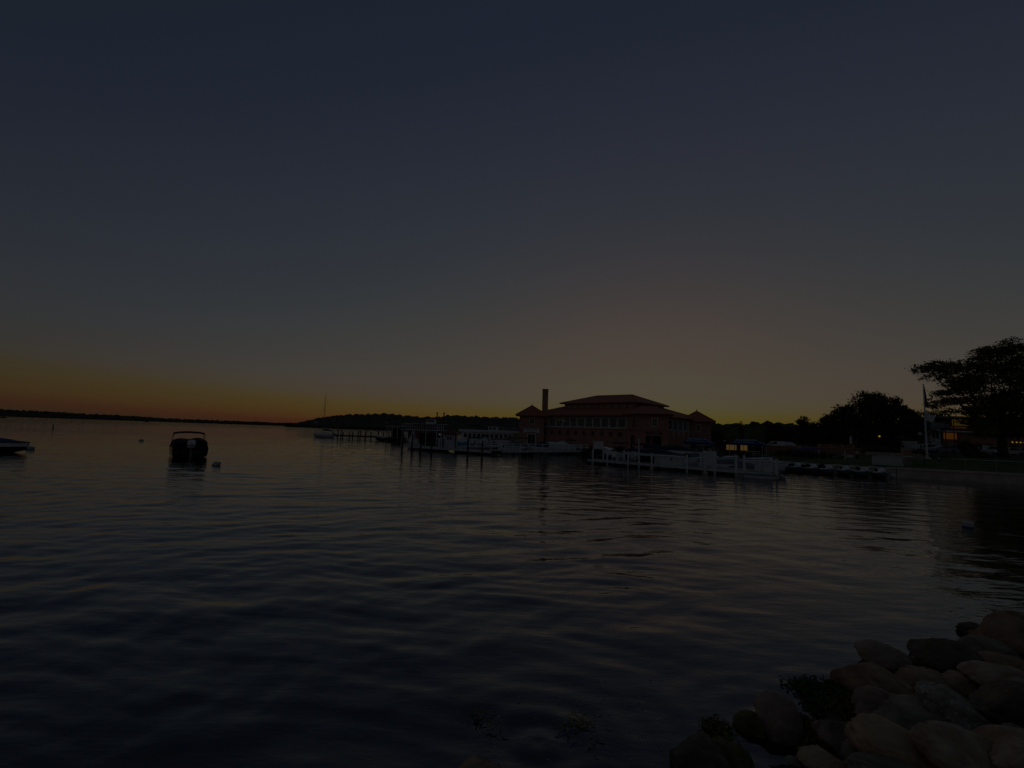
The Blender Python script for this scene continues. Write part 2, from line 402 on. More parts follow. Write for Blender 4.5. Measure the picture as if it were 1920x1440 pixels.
# ------------------------------------------------------------------ wooded hills
def ico():
    import bmesh
    bm = bmesh.new(); bmesh.ops.create_icosphere(bm, subdivisions=2, radius=1)
    v = np.array([p.co[:] for p in bm.verts]); f = np.array([[q.index for q in t.verts] for t in bm.faces]); bm.free(); return v, f
IV, IF = ico()
def blobs(name, pts, rad, m, flat=.8, seed=1, jag=.28):
    g = np.random.default_rng(seed); n = len(pts)
    j = 1 + g.uniform(-jag, jag, (n, len(IV), 1))
    v = IV[None] * j * np.asarray(rad)[:, None, None] * np.array([1, 1, flat])[None, None] + np.asarray(pts)[:, None]
    f = IF[None] + (np.arange(n) * len(IV))[:, None, None]
    return npmesh(name, v.reshape(-1, 3), f.reshape(-1, 3), m)
def ridge(name, wname, wlabel, prof, dist, deep, crown, rows, n, seed, m='farwood'):
    """shore at dist(px), crest deep metres behind; the skyline of prof (px, y) is reached by the crowns on the crest"""
    g = np.random.default_rng(seed)
    px = np.linspace(prof[0][0], prof[-1][0], n); ty = np.interp(px, [p[0] for p in prof], [p[1] for p in prof])
    vs = []
    for i in range(n):
        d0 = np.interp(px[i], [q[0] for q in dist], [q[1] for q in dist])
        top = D(px[i], ty[i], d0 + deep)
        d = np.array([top.x, top.y]) / math.hypot(top.x, top.y); rt = math.hypot(top.x, top.y)
        row = []
        for s, k in ((-1.0, -.02), (-.93, .12), (-.6, .45), (-.25, .8), (0, 1.0), (.5, .8), (2.5, .2)):
            row.append((*(d * (rt + s * deep)), max(-.5, (top.z - crown * 1.2) * k)))
        vs.append(row)
    V = np.array(vs)
    o = npmesh(name, V.reshape(-1, 3), grid_faces(n, 7), 'hill', smooth=True); tag(o, kind='structure')
    pts = []; rad = []
    for i in range(n - 1):
        for k in range(rows):
            s = k / (rows - 1); a = V[i, :5]; t = s * 4 * .999; j = int(t); q = a[j] * (1 - t + j) + a[j + 1] * (t - j)
            nx = V[i + 1, j] - V[i, j]
            r = crown * g.uniform(.6, 1.15); p = q + nx * g.uniform(0, 1); p[2] += r * .45 + .2
            pts.append(p); rad.append(r)
    tag(blobs(wname, pts, rad, m, .85, seed), wlabel, 'woods', kind='stuff')
ridge('far_hill', 'far_woods', 'low dark line of woods on the far shore across the lake',
      [(-900, 735), (-500, 752), (-200, 760), (0, 767), (25, 769), (60, 770), (100, 771.5), (150, 775.5), (200, 777.5), (260, 781), (350, 786), (450, 790), (550, 794), (640, 800)],
      [(-900, 1500), (0, 1900), (640, 1700)], 260, 7, 5, 420, 3)
ridge('peninsula_hill', 'peninsula_woods', 'wooded hill sloping down to the lake behind the sailboat',
      [(540, 799), (556, 795), (570, 791), (600, 784), (640, 778), (690, 777), (720, 775.5), (745, 778), (765, 780), (790, 782.5), (825, 783), (840, 780), (880, 781), (930, 783.5), (985, 785), (1060, 789), (1200, 791)],
      [(540, 900), (700, 800), (980, 560), (1200, 480)], 150, 5.2, 13, 210, 4)
ridge('town_hill', 'town_woods', 'dark wooded rise behind the blue canopies and the pavilion',
      [(1180, 790), (1330, 794), (1380, 796), (1420, 795), (1460, 797), (1500, 799), (1560, 801), (1640, 802), (1740, 806), (2000, 812)],
      [(1180, 300), (1400, 230), (1640, 190), (2000, 190)], 60, 4.2, 7, 110, 5, 'leaf2')
# ------------------------------------------------------------------ lakeside pavilion (brick hall, corner towers, tiled roofs)
u2 = Vector((.743, -.669)); v2 = Vector((.669, .743))
Bc = Vector((23.0, 78.0)); Lc = Vector((4.3, 94.8)); Rc = Vector((35.7, 92.1)); Cc = (Lc + Rc) / 2
pav = thing('brick_pavilion', 'large brown brick lakeside pavilion with red tiled hip roofs and tall chimney', 'pavilion', (Cc.x, Cc.y, .86))
GZ = .86
def loc2(p): return Vector((p.x - Cc.x, p.y - Cc.y))
def wall(name, a, b, z0, z1, holes, m, parent=pav, deep=.22):
    """face from a to b (2-D, outside on the right-hand side walking a->b) with real openings and reveals"""
    a = Vector(a); b = Vector(b); L = (b - a).length; d = (b - a) / L; n = Vector((d.y, -d.x))
    us = sorted({0, L, *[h[0] for h in holes], *[h[1] for h in holes]}); zs = sorted({z0, z1, *[h[2] for h in holes], *[h[3] for h in holes]})
    mb = MB()
    P = lambda u, z, o=0: (a.x + d.x * u + n.x * o, a.y + d.y * u + n.y * o, z)
    for i in range(len(us) - 1):
        for j in range(len(zs) - 1):
            uc, zc = (us[i] + us[i + 1]) / 2, (zs[j] + zs[j + 1]) / 2
            if any(h[0] < uc < h[1] and h[2] < zc < h[3] for h in holes): continue
            mb.add([P(us[i], zs[j]), P(us[i + 1], zs[j]), P(us[i + 1], zs[j + 1]), P(us[i], zs[j + 1])], [(0, 1, 2, 3)])
    for h in holes:
        q = [(h[0], h[2]), (h[1], h[2]), (h[1], h[3]), (h[0], h[3])]
        for k in range(4):
            e, f = q[k], q[(k + 1) % 4]
            mb.add([P(*e), P(*f), P(*f, -deep), P(*e, -deep)], [(0, 1, 2, 3)])
    o = mb.build(name, m, parent)
    return (a, d, n)
def window(fr, u0, u1, z0, z1, nx, nz, m='ivory', bar=.05, frame=.09, inset=.10, pane='glass', parent=pav, name='window'):
    a, d, n = fr; mb = MB()
    P = lambda u, o: (a.x + d.x * u + n.x * o, a.y + d.y * u + n.y * o)
    def b(ua, ub, za, zb, o0, o1):
        p, q = P(ua, o0), P(ub, o0); r_, s_ = P(ub, o1), P(ua, o1)
        mb.add([(*p, za), (*q, za), (*r_, za), (*s_, za), (*p, zb), (*q, zb), (*r_, zb), (*s_, zb)],
               [(0, 3, 2, 1), (4, 5, 6, 7), (0, 1, 5, 4), (1, 2, 6, 5), (2, 3, 7, 6), (3, 0, 4, 7)])
    i0, i1 = -inset, -inset + .09
    b(u0 - .04, u0 + frame, z0 - .04, z1 + .04, i0, i1 + .06); b(u1 - frame, u1 + .04, z0 - .04, z1 + .04, i0, i1 + .06)
    b(u0 + frame, u1 - frame, z0 - .05, z0 + frame, i0, i1 + .08); b(u0 + frame, u1 - frame, z1 - frame, z1 + .04, i0, i1 + .06)
    for k in range(1, nx): c = u0 + (u1 - u0) * k / nx; b(c - bar / 2, c + bar / 2, z0 + frame, z1 - frame, i0, i1)
    for k in range(1, nz): c = z0 + (z1 - z0) * k / nz; b(u0 + frame, u1 - frame, c - bar / 2, c + bar / 2, i0 + .01, i1 - .01)
    o = mb.build(name, m, parent)
    pm = MB(); p, q = P(u0 + frame * .5, i0 + .03), P(u1 - frame * .5, i0 + .03)
    pm.add([(*p, z0), (*q, z0), (*q, z1), (*p, z1)], [(0, 1, 2, 3)])
    pm.build('pane', pane, o)
    return o
def hip(name, c, ux, hx, hy, z0, zt, rl, m='tile', parent=pav, over=.0, thick=.14):
    """hip roof over a rectangle turned to ux; rl = half ridge length"""
    ux = Vector(ux).normalized(); vx = Vector((-ux.y, ux.x)); mb = MB()
    q = lambda a, b, z: (c.x + ux.x * a + vx.x * b, c.y + ux.y * a + vx.y * b, z)
    e = [(-hx, -hy), (hx, -hy), (hx, hy), (-hx, hy)]
    vs = [q(*p, z0) for p in e] + [q(*p, z0 - thick) for p in e] + [q(-rl, 0, zt), q(rl, 0, zt)]
    mb.add(vs, [(0, 1, 9, 8), (1, 2, 9), (2, 3, 8, 9), (3, 0, 8), (0, 4, 5, 1), (1, 5, 6, 2), (2, 6, 7, 3), (3, 7, 4, 0), (7, 6, 5, 4)])
    o = mb.build(name, m, parent)
    rb = MB()
    for i, t in ((0, 8), (3, 8), (1, 9), (2, 9), (8, 9)):
        if (Vector(vs[i]) - Vector(vs[t])).length > .1: rb.tube([vs[i], vs[t]], .11, 6)
    rb.build('ridge_tile', m, o)
    return o
zg = 0.0
HF, HS = 12.55, 9.5                     # half front, half side of the hall
C0 = Vector((0, 0))
corner = lambda a, b: u2 * (a * HF) + v2 * (b * HS)
ux2, vx2 = u2, v2
Lq, Bq, Rq = loc2(Lc), loc2(Bc), loc2(Rc)
# front of the hall: gallery windows above, small square windows below
fl = (Bq - Lq).length; g0, g1 = 2.35, fl - 3.1
gw = (g1 - g0) / 12
holes = [(g0 + gw * i + .06, g0 + gw * (i + 1) - .06, 3.52, 5.22) for i in range(12)]
small = [g0 + .35 + i * (g1 - g0 - .6) / 10.6 for i in range(11)]
holes2 = [(s_, s_ + .72, 2.05, 2.85) for s_ in small]
fr = wall('front_wall', Lq, Bq, 0, 5.7, holes + holes2, 'brick')
for i, h in enumerate(holes): window(fr, *h, 4, 5, 'offwhite', .045, .11)
for h in holes2: window(fr, *h, 2, 2, 'brick2', .04, .06, pane='dglass')
a_, d_, n_ = fr
def strip(name, fr, u0, u1, z0, z1, o0, o1, m, parent=pav):
    a, d, n = fr; mb = MB(); P = lambda u, o: a + d * u + n * o
    c = [P(u0, o0), P(u1, o0), P(u1, o1), P(u0, o1)]
    mb.add([(p.x, p.y, z0) for p in c] + [(p.x, p.y, z1) for p in c], [(0, 3, 2, 1), (4, 5, 6, 7), (0, 1, 5, 4), (1, 2, 6, 5), (2, 3, 7, 6), (3, 0, 4, 7)])
    return mb.build(name, m, parent)
strip('sill_band', fr, g0, g1, 3.34, 3.46, .003, .14, 'stone')
strip('brick_band', fr, g0, g1, 3.1, 3.25, .003, .07, 'brick2')
strip('cornice', fr, 0, fl, 5.45, 5.69, .003, .22, 'offwhite')
strip('plinth', fr, 0, fl, 0, .5, .003, .10, 'brick2')
for i in range(0, 12, 2): strip('pilaster', fr, g0 + gw * i - .07, g0 + gw * i + .07, .5, 3.05, .003, .06, 'brick2')
# gallery room behind the glass: floor, back wall, a lit chandelier
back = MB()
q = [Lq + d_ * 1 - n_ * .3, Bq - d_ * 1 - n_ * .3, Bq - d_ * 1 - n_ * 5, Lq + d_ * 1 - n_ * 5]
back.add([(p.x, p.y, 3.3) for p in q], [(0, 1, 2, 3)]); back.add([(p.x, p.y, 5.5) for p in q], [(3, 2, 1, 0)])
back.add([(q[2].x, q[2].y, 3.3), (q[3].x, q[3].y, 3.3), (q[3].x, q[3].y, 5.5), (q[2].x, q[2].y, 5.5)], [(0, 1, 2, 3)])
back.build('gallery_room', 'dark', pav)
lit = Lq + d_ * (g0 + gw * 2.55) - n_ * 1.2
for k, (du, s) in enumerate(((-1.25, .09), (-.85, .08), (-.45, .08), (0, .15), (.12, .13))):
    p = lit + d_ * du
    MB().lathe([(.02, -s), (s * .8, -s * .5), (s, 0), (s * .7, s * .6), (.02, s)], 8, (p.x, p.y, 4.82 - (.18 if k > 2 else -.05 * k))).build('chandelier_lamp', 'lamp2', pav, True)
# curtains in some bays
for i in (0, 3, 4, 7, 8, 11):
    cm = MB(); s0 = holes[i][0] + (.1 if i % 2 else .75); w_ = .62
    pts = [(s0 + w_ * k / 8, -.42 - .05 * (k % 2)) for k in range(9)]
    for (ua, oa), (ub, ob) in zip(pts[:-1], pts[1:]):
        p, r_ = a_ + d_ * ua + n_ * oa, a_ + d_ * ub + n_ * ob
        cm.add([(p.x, p.y, 3.4), (r_.x, r_.y, 3.4), (r_.x, r_.y, 5.25), (p.x, p.y, 5.25)], [(0, 1, 2, 3)])
    cm.build('curtain', 'offwhite', pav)
# right side of the hall with an open gallery and its white posts, the two hidden sides
rl_ = (Rq - Bq).length
holes = [(3.4 + i * 2.15, 5.3 + i * 2.15, 3.4, 5.2) for i in range(6)]
frs = wall('side_wall', Bq, Rq, 0, 5.7, holes, 'brick')
for i, h in enumerate(holes):
    window(frs, *h, 3, 2, 'offwhite', .05, .12)
for i in range(7): strip('gallery_post', frs, 3.2 + i * 2.15, 3.42 + i * 2.15, 2.3, 5.4, .06, .28, 'offwhite')
strip('cornice', frs, 0, rl_, 5.45, 5.69, .003, .22, 'offwhite')
FARc = Lq + Rq - Bq
wall('rear_wall', Rq, FARc, 0, 5.7, [], 'brick'); wall('rear_wall', FARc, Lq, 0, 5.7, [], 'brick')
# lower roof, clerestory, upper roof
hip('lower_roof', C0, u2, HF + 1.0, HS + 1.0, 5.72, 9.2, 3.5)
ks = .605
cl = [u2 * (-HF * ks) + v2 * (-HS * ks), u2 * (HF * ks) + v2 * (-HS * ks), u2 * (HF * ks) + v2 * (HS * ks), u2 * (-HF * ks) + v2 * (HS * ks)]
flc = (cl[1] - cl[0]).length
hs = [(.75 + i * 1.46, 1.38 + i * 1.46, 7.28, 7.8) for i in range(10)]
f1 = wall('clerestory_wall', cl[0], cl[1], 6.3, 8.15, hs, 'brick')
for i, h in enumerate(hs): window(f1, *h, 2, 2, 'ivory', .05, .07, pane='dglass', name='clerestory_window')
slc = (cl[2] - cl[1]).length
hs = [(.9 + i * 1.9, 1.6 + i * 1.9, 7.28, 7.8) for i in range(6)]
f2 = wall('clerestory_wall', cl[1], cl[2], 6.3, 8.15, hs, 'brick')
for h in hs: window(f2, *h, 2, 2, 'ivory', .05, .07, pane='dglass', name='clerestory_window')
wall('clerestory_wall', cl[2], cl[3], 6.3, 8.15, [], 'brick'); wall('clerestory_wall', cl[3], cl[0], 6.3, 8.15, [], 'brick')
hip('upper_roof', C0, u2, HF * ks + .75, HS * ks + .75, 8.17, 10.0, 3.9)

def face_cam(c):                       # a tower's own axes: its front looks straight out over the water
    w = Vector((c.x + Cc.x, c.y + Cc.y)).normalized(); return Vector((w.y, -w.x)), w
def tower(c, w, dep, ztop, zroof, win, label, over=.75, tilt=0.0):
    ux, wy = face_cam(c)
    if tilt:
        ux = Vector((ux.x * math.cos(tilt) - ux.y * math.sin(tilt), ux.x * math.sin(tilt) + ux.y * math.cos(tilt))); wy = Vector((-ux.y, ux.x))
    p = [c - ux * w / 2 - wy * dep / 2, c + ux * w / 2 - wy * dep / 2, c + ux * w / 2 + wy * dep / 2, c - ux * w / 2 + wy * dep / 2]
    f = wall('tower_wall', p[0], p[1], 0, ztop, win, 'brick')
    for i in range(1, 4): wall('tower_wall', p[i], p[(i + 1) % 4], 0, ztop, [], 'brick')
    strip('string_course', f, 0, w, 3.05, 3.17, .003, .09, 'stone')
    strip('cornice', f, 0, w, ztop - .25, ztop - .01, .003, .2, 'brick2')
    r_ = hip('tower_roof', c, ux, w / 2 + over, dep / 2 + over, ztop, zroof, .02)
    MB().lathe([(.09, 0), (.10, .12), (.05, .18), (.07, .26), (.015, .5)], 8, (c.x, c.y, zroof - .03)).build('finial', 'blackmetal', r_)
    return f
# left tower: window, arched white banner, doorway
tl = tower(Lq + Vector((-.2, -.9)), 4.7, 4.2, 5.55, 7.5, [(1.95, 2.85, 3.85, 5.0), (1.55, 3.15, 0, 2.05)], '')
window(tl, 1.95, 2.85, 3.85, 5.0, 2, 2, 'ivory', .05, .08, pane='dglass')
window(tl, 1.55, 3.15, 0.0, 2.05, 2, 1, 'offwhite', .07, .14, pane='dglass', name='door', inset=.14)
bn = MB(); a, d, n = tl
pts = [(.85 + 3.0 * i / 16) for i in range(17)]
for i in range(16):
    for o0, o1 in ((.04, .08),):
        s0, s1 = pts[i], pts[i + 1]; arc = lambda s: 2.12 + .30 * (1 - ((s - 2.35) / 1.5) ** 2)
        P = lambda s, o, z: (a.x + d.x * s + n.x * o, a.y + d.y * s + n.y * o, z)
        bn.add([P(s0, o0, arc(s0)), P(s1, o0, arc(s1)), P(s1, o0, 2.98), P(s0, o0, 2.98), P(s0, o1, arc(s0)), P(s1, o1, arc(s1)), P(s1, o1, 2.98), P(s0, o1, 2.98)],
               [(4, 5, 6, 7), (0, 1, 5, 4), (2, 3, 7, 6)] + ([(0, 4, 7, 3)] if i == 0 else []) + ([(1, 2, 6, 5)] if i == 15 else []))
ban = bn.build('sign', 'white', pav)
ban['label'] = 'arched white sign over the doorway of the chimney-side tower'
ang = math.atan2(d.y, d.x)
pt = a + d * 2.35 + n * .10
lettering('BOAT RIDES', .38, 'text', ban, (pt.x, pt.y, 2.72), (R(90), 0, ang), spacing=1.1)
# right tower
tr = tower(Rq + Vector((-.6, -1.3)), 4.9, 4.4, 5.35, 7.3, [(2.35, 3.15, 3.55, 4.75)], '')
window(tr, 2.35, 3.15, 3.55, 4.75, 2, 2, 'ivory', .05, .09, pane='dglass')
sg = strip('sign', tr, .45, 1.75, 2.45, 2.85, .003, .05, 'greymetal')
# corner block by the water: garage doorway, window, name board, arched side door
Bb = Bq + Vector((.55, .3)); uxb, wyb = face_cam(Bb)
pb = [Bb - uxb * 2.05 - wyb * 1.7, Bb + uxb * 2.05 - wyb * 1.7, Bb + uxb * 2.05 + wyb * 3.0, Bb - uxb * 4.6 + wyb * 3.0, Bb - uxb * 4.6 + wyb * .9]
fb = wall('corner_wall', pb[0], pb[1], 0, 5.85, [(1.55, 2.35, 3.85, 5.15), (.55, 2.95, 0, 2.35)], 'brick')
window(fb, 1.55, 2.35, 3.85, 5.15, 2, 2, 'ivory', .06, .09, pane='dglass')
fs2 = wall('corner_wall', pb[4], pb[0], 0, 5.85, [(1.5, 1.95, 3.7, 5.1), (1.0, 1.85, 0, 2.3)], 'brick')
window(fs2, 1.5, 1.95, 3.7, 5.1, 1, 2, 'brick2', .05, .06, pane='dglass')
window(fs2, 1.0, 1.85, 0, 2.3, 1, 2, 'darkwood', .05, .08, pane='dglass', name='door', inset=.15)
wall('corner_wall', pb[1], pb[2], 0, 5.85, [], 'brick'); wall('corner_wall', pb[3], pb[4], 0, 5.85, [], 'brick')
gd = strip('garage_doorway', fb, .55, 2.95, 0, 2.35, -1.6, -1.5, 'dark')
for L_, f_ in (((pb[1] - pb[0]).length, fb), ((pb[0] - pb[4]).length, fs2)):
    strip('string_course', f_, 0, L_, 3.2, 3.33, .003, .10, 'brick2'); strip('cornice', f_, 0, L_, 5.6, 5.84, .003, .2, 'brick2')
nb = strip('sign', fb, .62, 3.05, 2.62, 2.98, .003, .06, 'blackmetal')
a, d, n = fb; pt = a + d * 1.83 + n * .075
lettering('THE RIVIERA', .30, 'wtext', nb, (pt.x, pt.y, 2.80), (R(90), 0, math.atan2(d.y, d.x)), spacing=1.05)
# its roof runs up into the lower roof
rm = MB()
ov = .75
e = [pb[4] - uxb * ov - wyb * .2, pb[0] - uxb * .35 - wyb * ov, pb[1] + uxb * ov - wyb * ov, pb[2] + uxb * ov + wyb * .6]
tp = [Bb - uxb * 2.5 + wyb * 4.2, Bb + uxb * .2 + wyb * 4.4]
vs = [(p.x, p.y, 5.87) for p in e] + [(p.x, p.y, 5.74) for p in e] + [(p.x, p.y, 7.45) for p in tp]
rm.add(vs, [(0, 1, 8), (1, 2, 9, 8), (2, 3, 9), (0, 4, 5, 1), (1, 5, 6, 2), (2, 6, 7, 3), (7, 6, 5, 4)])
rm.build('corner_roof', 'tile', pav)
# link roof towards the right tower
lk = Rq + Vector((-.6, -1.3)); ul, wl = face_cam(lk)
hip('link_roof', lk - ul * 3.6 + wl * .6, ul, 2.4, 2.4, 5.5, 6.25, 1.6)
# staircase with pale handrails in the recess
st = MB(); s0 = Rq + Vector((-.6, -1.3)) - ul * 4.9 - wl * 3.0
for i in range(10):
    p = s0 + ul * (.28 * i)
    c = [p, p + ul * .28, p + ul * .28 + wl * 1.2, p + wl * 1.2]; z = 2.6 - .26 * i
    st.add([(k.x, k.y, 0) for k in c] + [(k.x, k.y, z) for k in c], [(0, 3, 2, 1), (4, 5, 6, 7), (0, 1, 5, 4), (1, 2, 6, 5), (2, 3, 7, 6), (3, 0, 4, 7)])
st.build('staircase', 'brick2', pav)
hr = MB(); p, q = s0 - wl * .08, s0 + ul * 2.8 - wl * .08
hr.tube([(p.x, p.y, 3.6), (q.x, q.y, 1.05)], .045); hr.tube([(q.x, q.y, 0), (q.x, q.y, 1.05)], .04)
hr.build('handrail', 'offwhite', pav)
# chimney
ch = loc2(Vector((D(1022, 760, 93.0).x, 93.0))); uc, wc = face_cam(ch)
cm = MB(); hw = .57
for z0, z1, k in ((4.2, 10.55, 1.0), (10.553, 10.75, 1.05)):
    c = [ch - uc * hw * k - wc * hw * k, ch + uc * hw * k - wc * hw * k, ch + uc * hw * k + wc * hw * k, ch - uc * hw * k + wc * hw * k]
    cm.add([(p.x, p.y, z0) for p in c] + [(p.x, p.y, z1) for p in c], [(0, 3, 2, 1), (4, 5, 6, 7), (0, 1, 5, 4), (1, 2, 6, 5), (2, 3, 7, 6), (3, 0, 4, 7)])
cm.build('chimney', 'brick', pav)
# ------------------------------------------------------------------ boats
def hull_parts(L, B, H, rise=.25, draft=.3, flare=.82, full=.42, n=15, transom=.92):
    """stations from stern (x=-L/2) to bow; returns sheer line and the hull and deck builders"""
    st = []
    for i in range(n + 1):
        t = i / n; x = -L / 2 + L * t
        k = max(0, (t - full) / (1 - full)); b = B / 2 * (transom + (1 - transom) * min(1, t / full)) * (1 - k ** 2.3) if t < 1 else .02
        zs = H + rise * t ** 2; xo = x + (.0 if t < .8 else (t - .8) * .15 * L)
        st.append((x, xo, max(b, .02), zs, t))
    hb = MB(); vs = []; fs = []
    for x, xo, b, zs, t in st:
        kz = -draft * (1 - t ** 4) + t ** 4 * H * .35; zc = kz + (zs - kz) * .38
        for s in (1, -1):
            pass
        row = [(xo, b, zs), (xo, b * 1.03, zs - .07), (x, b * flare, zc), (x, .0, kz), (x, -b * flare, zc), (xo, -b * 1.03, zs - .07), (xo, -b, zs)]
        vs += row
    for i in range(n):
        for j in range(6): fs.append((i * 7 + j, i * 7 + j + 1, (i + 1) * 7 + j + 1, (i + 1) * 7 + j))
    fs.append((0, 1, 2, 3, 4, 5, 6))
    hb.add(vs, fs)
    return hb, st
def crown(st, i0, i1, hfun, m=7, edge=.0, inset=.98, full=.8, saddle=0.0):
    """a skin arched across the boat between two stations (deck or fitted cover)"""
    mb = MB(); rows = []
    for i in range(i0, i1 + 1):
        x, xo, b, zs, t = st[i]
        rows.append([(xo, b * inset * math.cos(math.pi * k / (m - 1)), zs + .012 + edge + hfun(t) * math.sin(math.pi * k / (m - 1)) ** full * (1 - saddle * math.exp(-(math.cos(math.pi * k / (m - 1)) / .35) ** 2)) * (1 - saddle * .5 * math.cos(math.pi * k / (m - 1)))) for k in range(m)])
    vs = [p for r_ in rows for p in r_]; nr = len(rows); fs = []
    for i in range(nr - 1):
        for k in range(m - 1): fs.append((i * m + k, (i + 1) * m + k, (i + 1) * m + k + 1, i * m + k + 1))
    fs.append(tuple(range(m))[::-1]); fs.append(tuple((nr - 1) * m + k for k in range(m)))
    return mb.add(vs, fs)
def boat(name, label, loc, rz, L=6.0, B=2.2, H=.75, hull='fibre', cover=None, chump=(.45, .30), deck='fibre', bimini=None, bx=(-.25, .15), bh=1.5,
         motor=None, shield=False, stripe=None, arch=False, group=None, rise=.25, cat='boat', draft=.3, console=False, bottom=None, full=.8, saddle=0.0, msc=1.0, flare=.82, fullness=.42, drop=.30):
    t = thing(name, label, cat, loc, rz, group)
    hb, st = hull_parts(L, B, H, rise, draft, flare, fullness); hb.build('hull', hull, t, True)
    n = len(st) - 1
    if cover:
        h0, h1 = chump
        crown(st, 0, n - 1, lambda s: h0 * math.exp(-((s - .55) / .22) ** 2) + h1 * math.exp(-((s - .12) / .22) ** 2) + .05, m=13, full=full, saddle=saddle).build('cover', cover, t, True)
    else:
        crown(st, int(n * .62), n, lambda s: .10).build('foredeck', deck, t, True)
        fl = MB(); q = [st[0], st[int(n * .62)]]
        fl.box(-L / 2 + .05, -L / 2 + L * .62, -B * .4, B * .4, H * .2, H * .3); fl.build('cockpit_floor', deck, t)
        for sx in (-L * .38, -L * .05):
            MB().box(sx - .28, sx + .28, -B * .36, B * .36, H * .3, H * .95).build('seat', deck, t)
        MB().box(-L / 2, -L / 2 + .12, -B * .44, B * .44, H * .2, H * .98).build('transom', hull, t)
    if stripe:
        sb = MB()
        for s in (1, -1):
            for i in range(n):
                (x, xo, b, zs, _), (x2, xo2, b2, zs2, _) = st[i], st[i + 1]
                sb.add([(xo, s * (b * 1.035), zs - .07), (xo2, s * (b2 * 1.035), zs2 - .07), ((x2 + xo2) / 2, s * (b2 * .985 + .02), zs2 - drop), ((x + xo) / 2, s * (b * .985 + .02), zs - drop)], [(0, 1, 2, 3)])
        sb.build('hull_stripe', stripe, t)
    rb = MB()
    for s in (1, -1): rb.tube([(xo, s * (b + .02), zs) for x, xo, b, zs, _ in st], .03, 5)
    rb.build('rub_rail', 'greymetal', t)
    if shield:
        i = int(n * .58); x, xo, b, zs, _ = st[i]
        MB().add([(xo, b * .9, zs), (xo + .35, 0, zs + .05), (xo, -b * .9, zs), (xo - .3, b * .8, zs + .5), (xo, 0, zs + .55), (xo - .3, -b * .8, zs + .5)], [(0, 1, 4, 3), (1, 2, 5, 4)]).build('windshield', 'dglass', t)
    if bimini:
        x0, x1 = bx[0] * L, bx[1] * L; cb = MB(); m = 6
        vs = [(x0 + (x1 - x0) * i / 4, B * .43 * math.cos(math.pi * k / m), H + bh - .16 + .16 * math.sin(math.pi * k / m) - .05 * abs(i - 2)) for i in range(5) for k in range(m + 1)]
        vs += [(x, y, z - .07) for x, y, z in vs]; o = 5 * (m + 1)
        fs = []
        for i in range(4):
            for k in range(m):
                a = i * (m + 1) + k; fs += [(a, a + m + 1, a + m + 2, a + 1), (a + o, a + 1 + o, a + m + 2 + o, a + m + 1 + o)]
        for k in range(m): fs += [(k, k + 1, k + 1 + o, k + o), (4 * (m + 1) + k, 4 * (m + 1) + k + o, 4 * (m + 1) + k + 1 + o, 4 * (m + 1) + k + 1)]
        cb.add(vs, fs).build('bimini_top', bimini, t)
        for s in (1, -1):
            fb_ = MB(); xm = (x0 + x1) / 2
            for xe in (x0, x1): fb_.tube([(xm, s * B * .46, H), (xe, s * B * .42, H + bh - .2)], .022, 5)
            fb_.build('bimini_frame', 'chrome', t)
    if arch:
        MB().tube([(-.1 * L, B * .47, H), (-.18 * L, B * .42, H + 1.0), (-.18 * L, B * .3, H + 1.2), (-.18 * L, -B * .3, H + 1.2), (-.18 * L, -B * .42, H + 1.0), (-.1 * L, -B * .47, H)], .045, 6).build('tower_arch', 'blackmetal', t)
    if motor:
        mo = MB(); x = -L / 2 - .22
        mo.add([], [])
        prof = [(.10, .55), (.17, .60), (.20, .78), (.19, 1.0), (.13, 1.12), (.04, 1.15)]
        mo.lathe([(r_ * 1.15 * msc, .6 + (z - .6) * (1 + .5 * (msc - 1))) for r_, z in prof], 12, (x - .1 * (msc - 1), 0, H - .45 - .3 * (msc - 1))); mm = mo.build('outboard_motor', motor, t, True)
        MB().box(x - .07, x + .09, -.06 * msc, .06 * msc, -.35, H + .12).build('motor_leg', 'greymetal', mm)
        MB().lathe([(.235 * msc, .78 + H - .45), (.238 * msc, .81 + H - .45), (.235 * msc, .84 + H - .45)], 12, (x - .1 * (msc - 1), 0, -.28 * (msc - 1))).build('cowl_band', 'blackmetal', mm)
    if console:
        MB().box(-.05 * L, .06 * L, -.35, .35, H * .3, H + .45).build('console', deck, t)
    return t
def heading(p, q): d = Vector(q[:2]) - Vector(p[:2]); return math.atan2(d.y, d.x)
AWAY = R(90)

# moored boats out on the lake
p = W(351, 853.5)
b1 = boat('motorboat', 'black covered motorboat seen from astern with bimini frame and outboard', (p.x, p.y, 0), heading((0, 0), p) + R(4), 5.8, 2.75, .80, 'blackhull', 'blackc', (.66, .70), bimini='blackc', bx=(-.06, .10), bh=1.36, motor='fibre', draft=.35, full=.42, saddle=.22, msc=1.45, flare=.97)
p = W(-20, 846)
b2 = boat('speedboat', 'white and navy speedboat with blue cover, its bow entering at the picture edge', (p.x, p.y, 0), R(-8), 7.2, 2.2, .74, 'bluehull', 'royal', (.30, .26), stripe='fibre', rise=.14, draft=.25, fullness=.3, drop=.36)
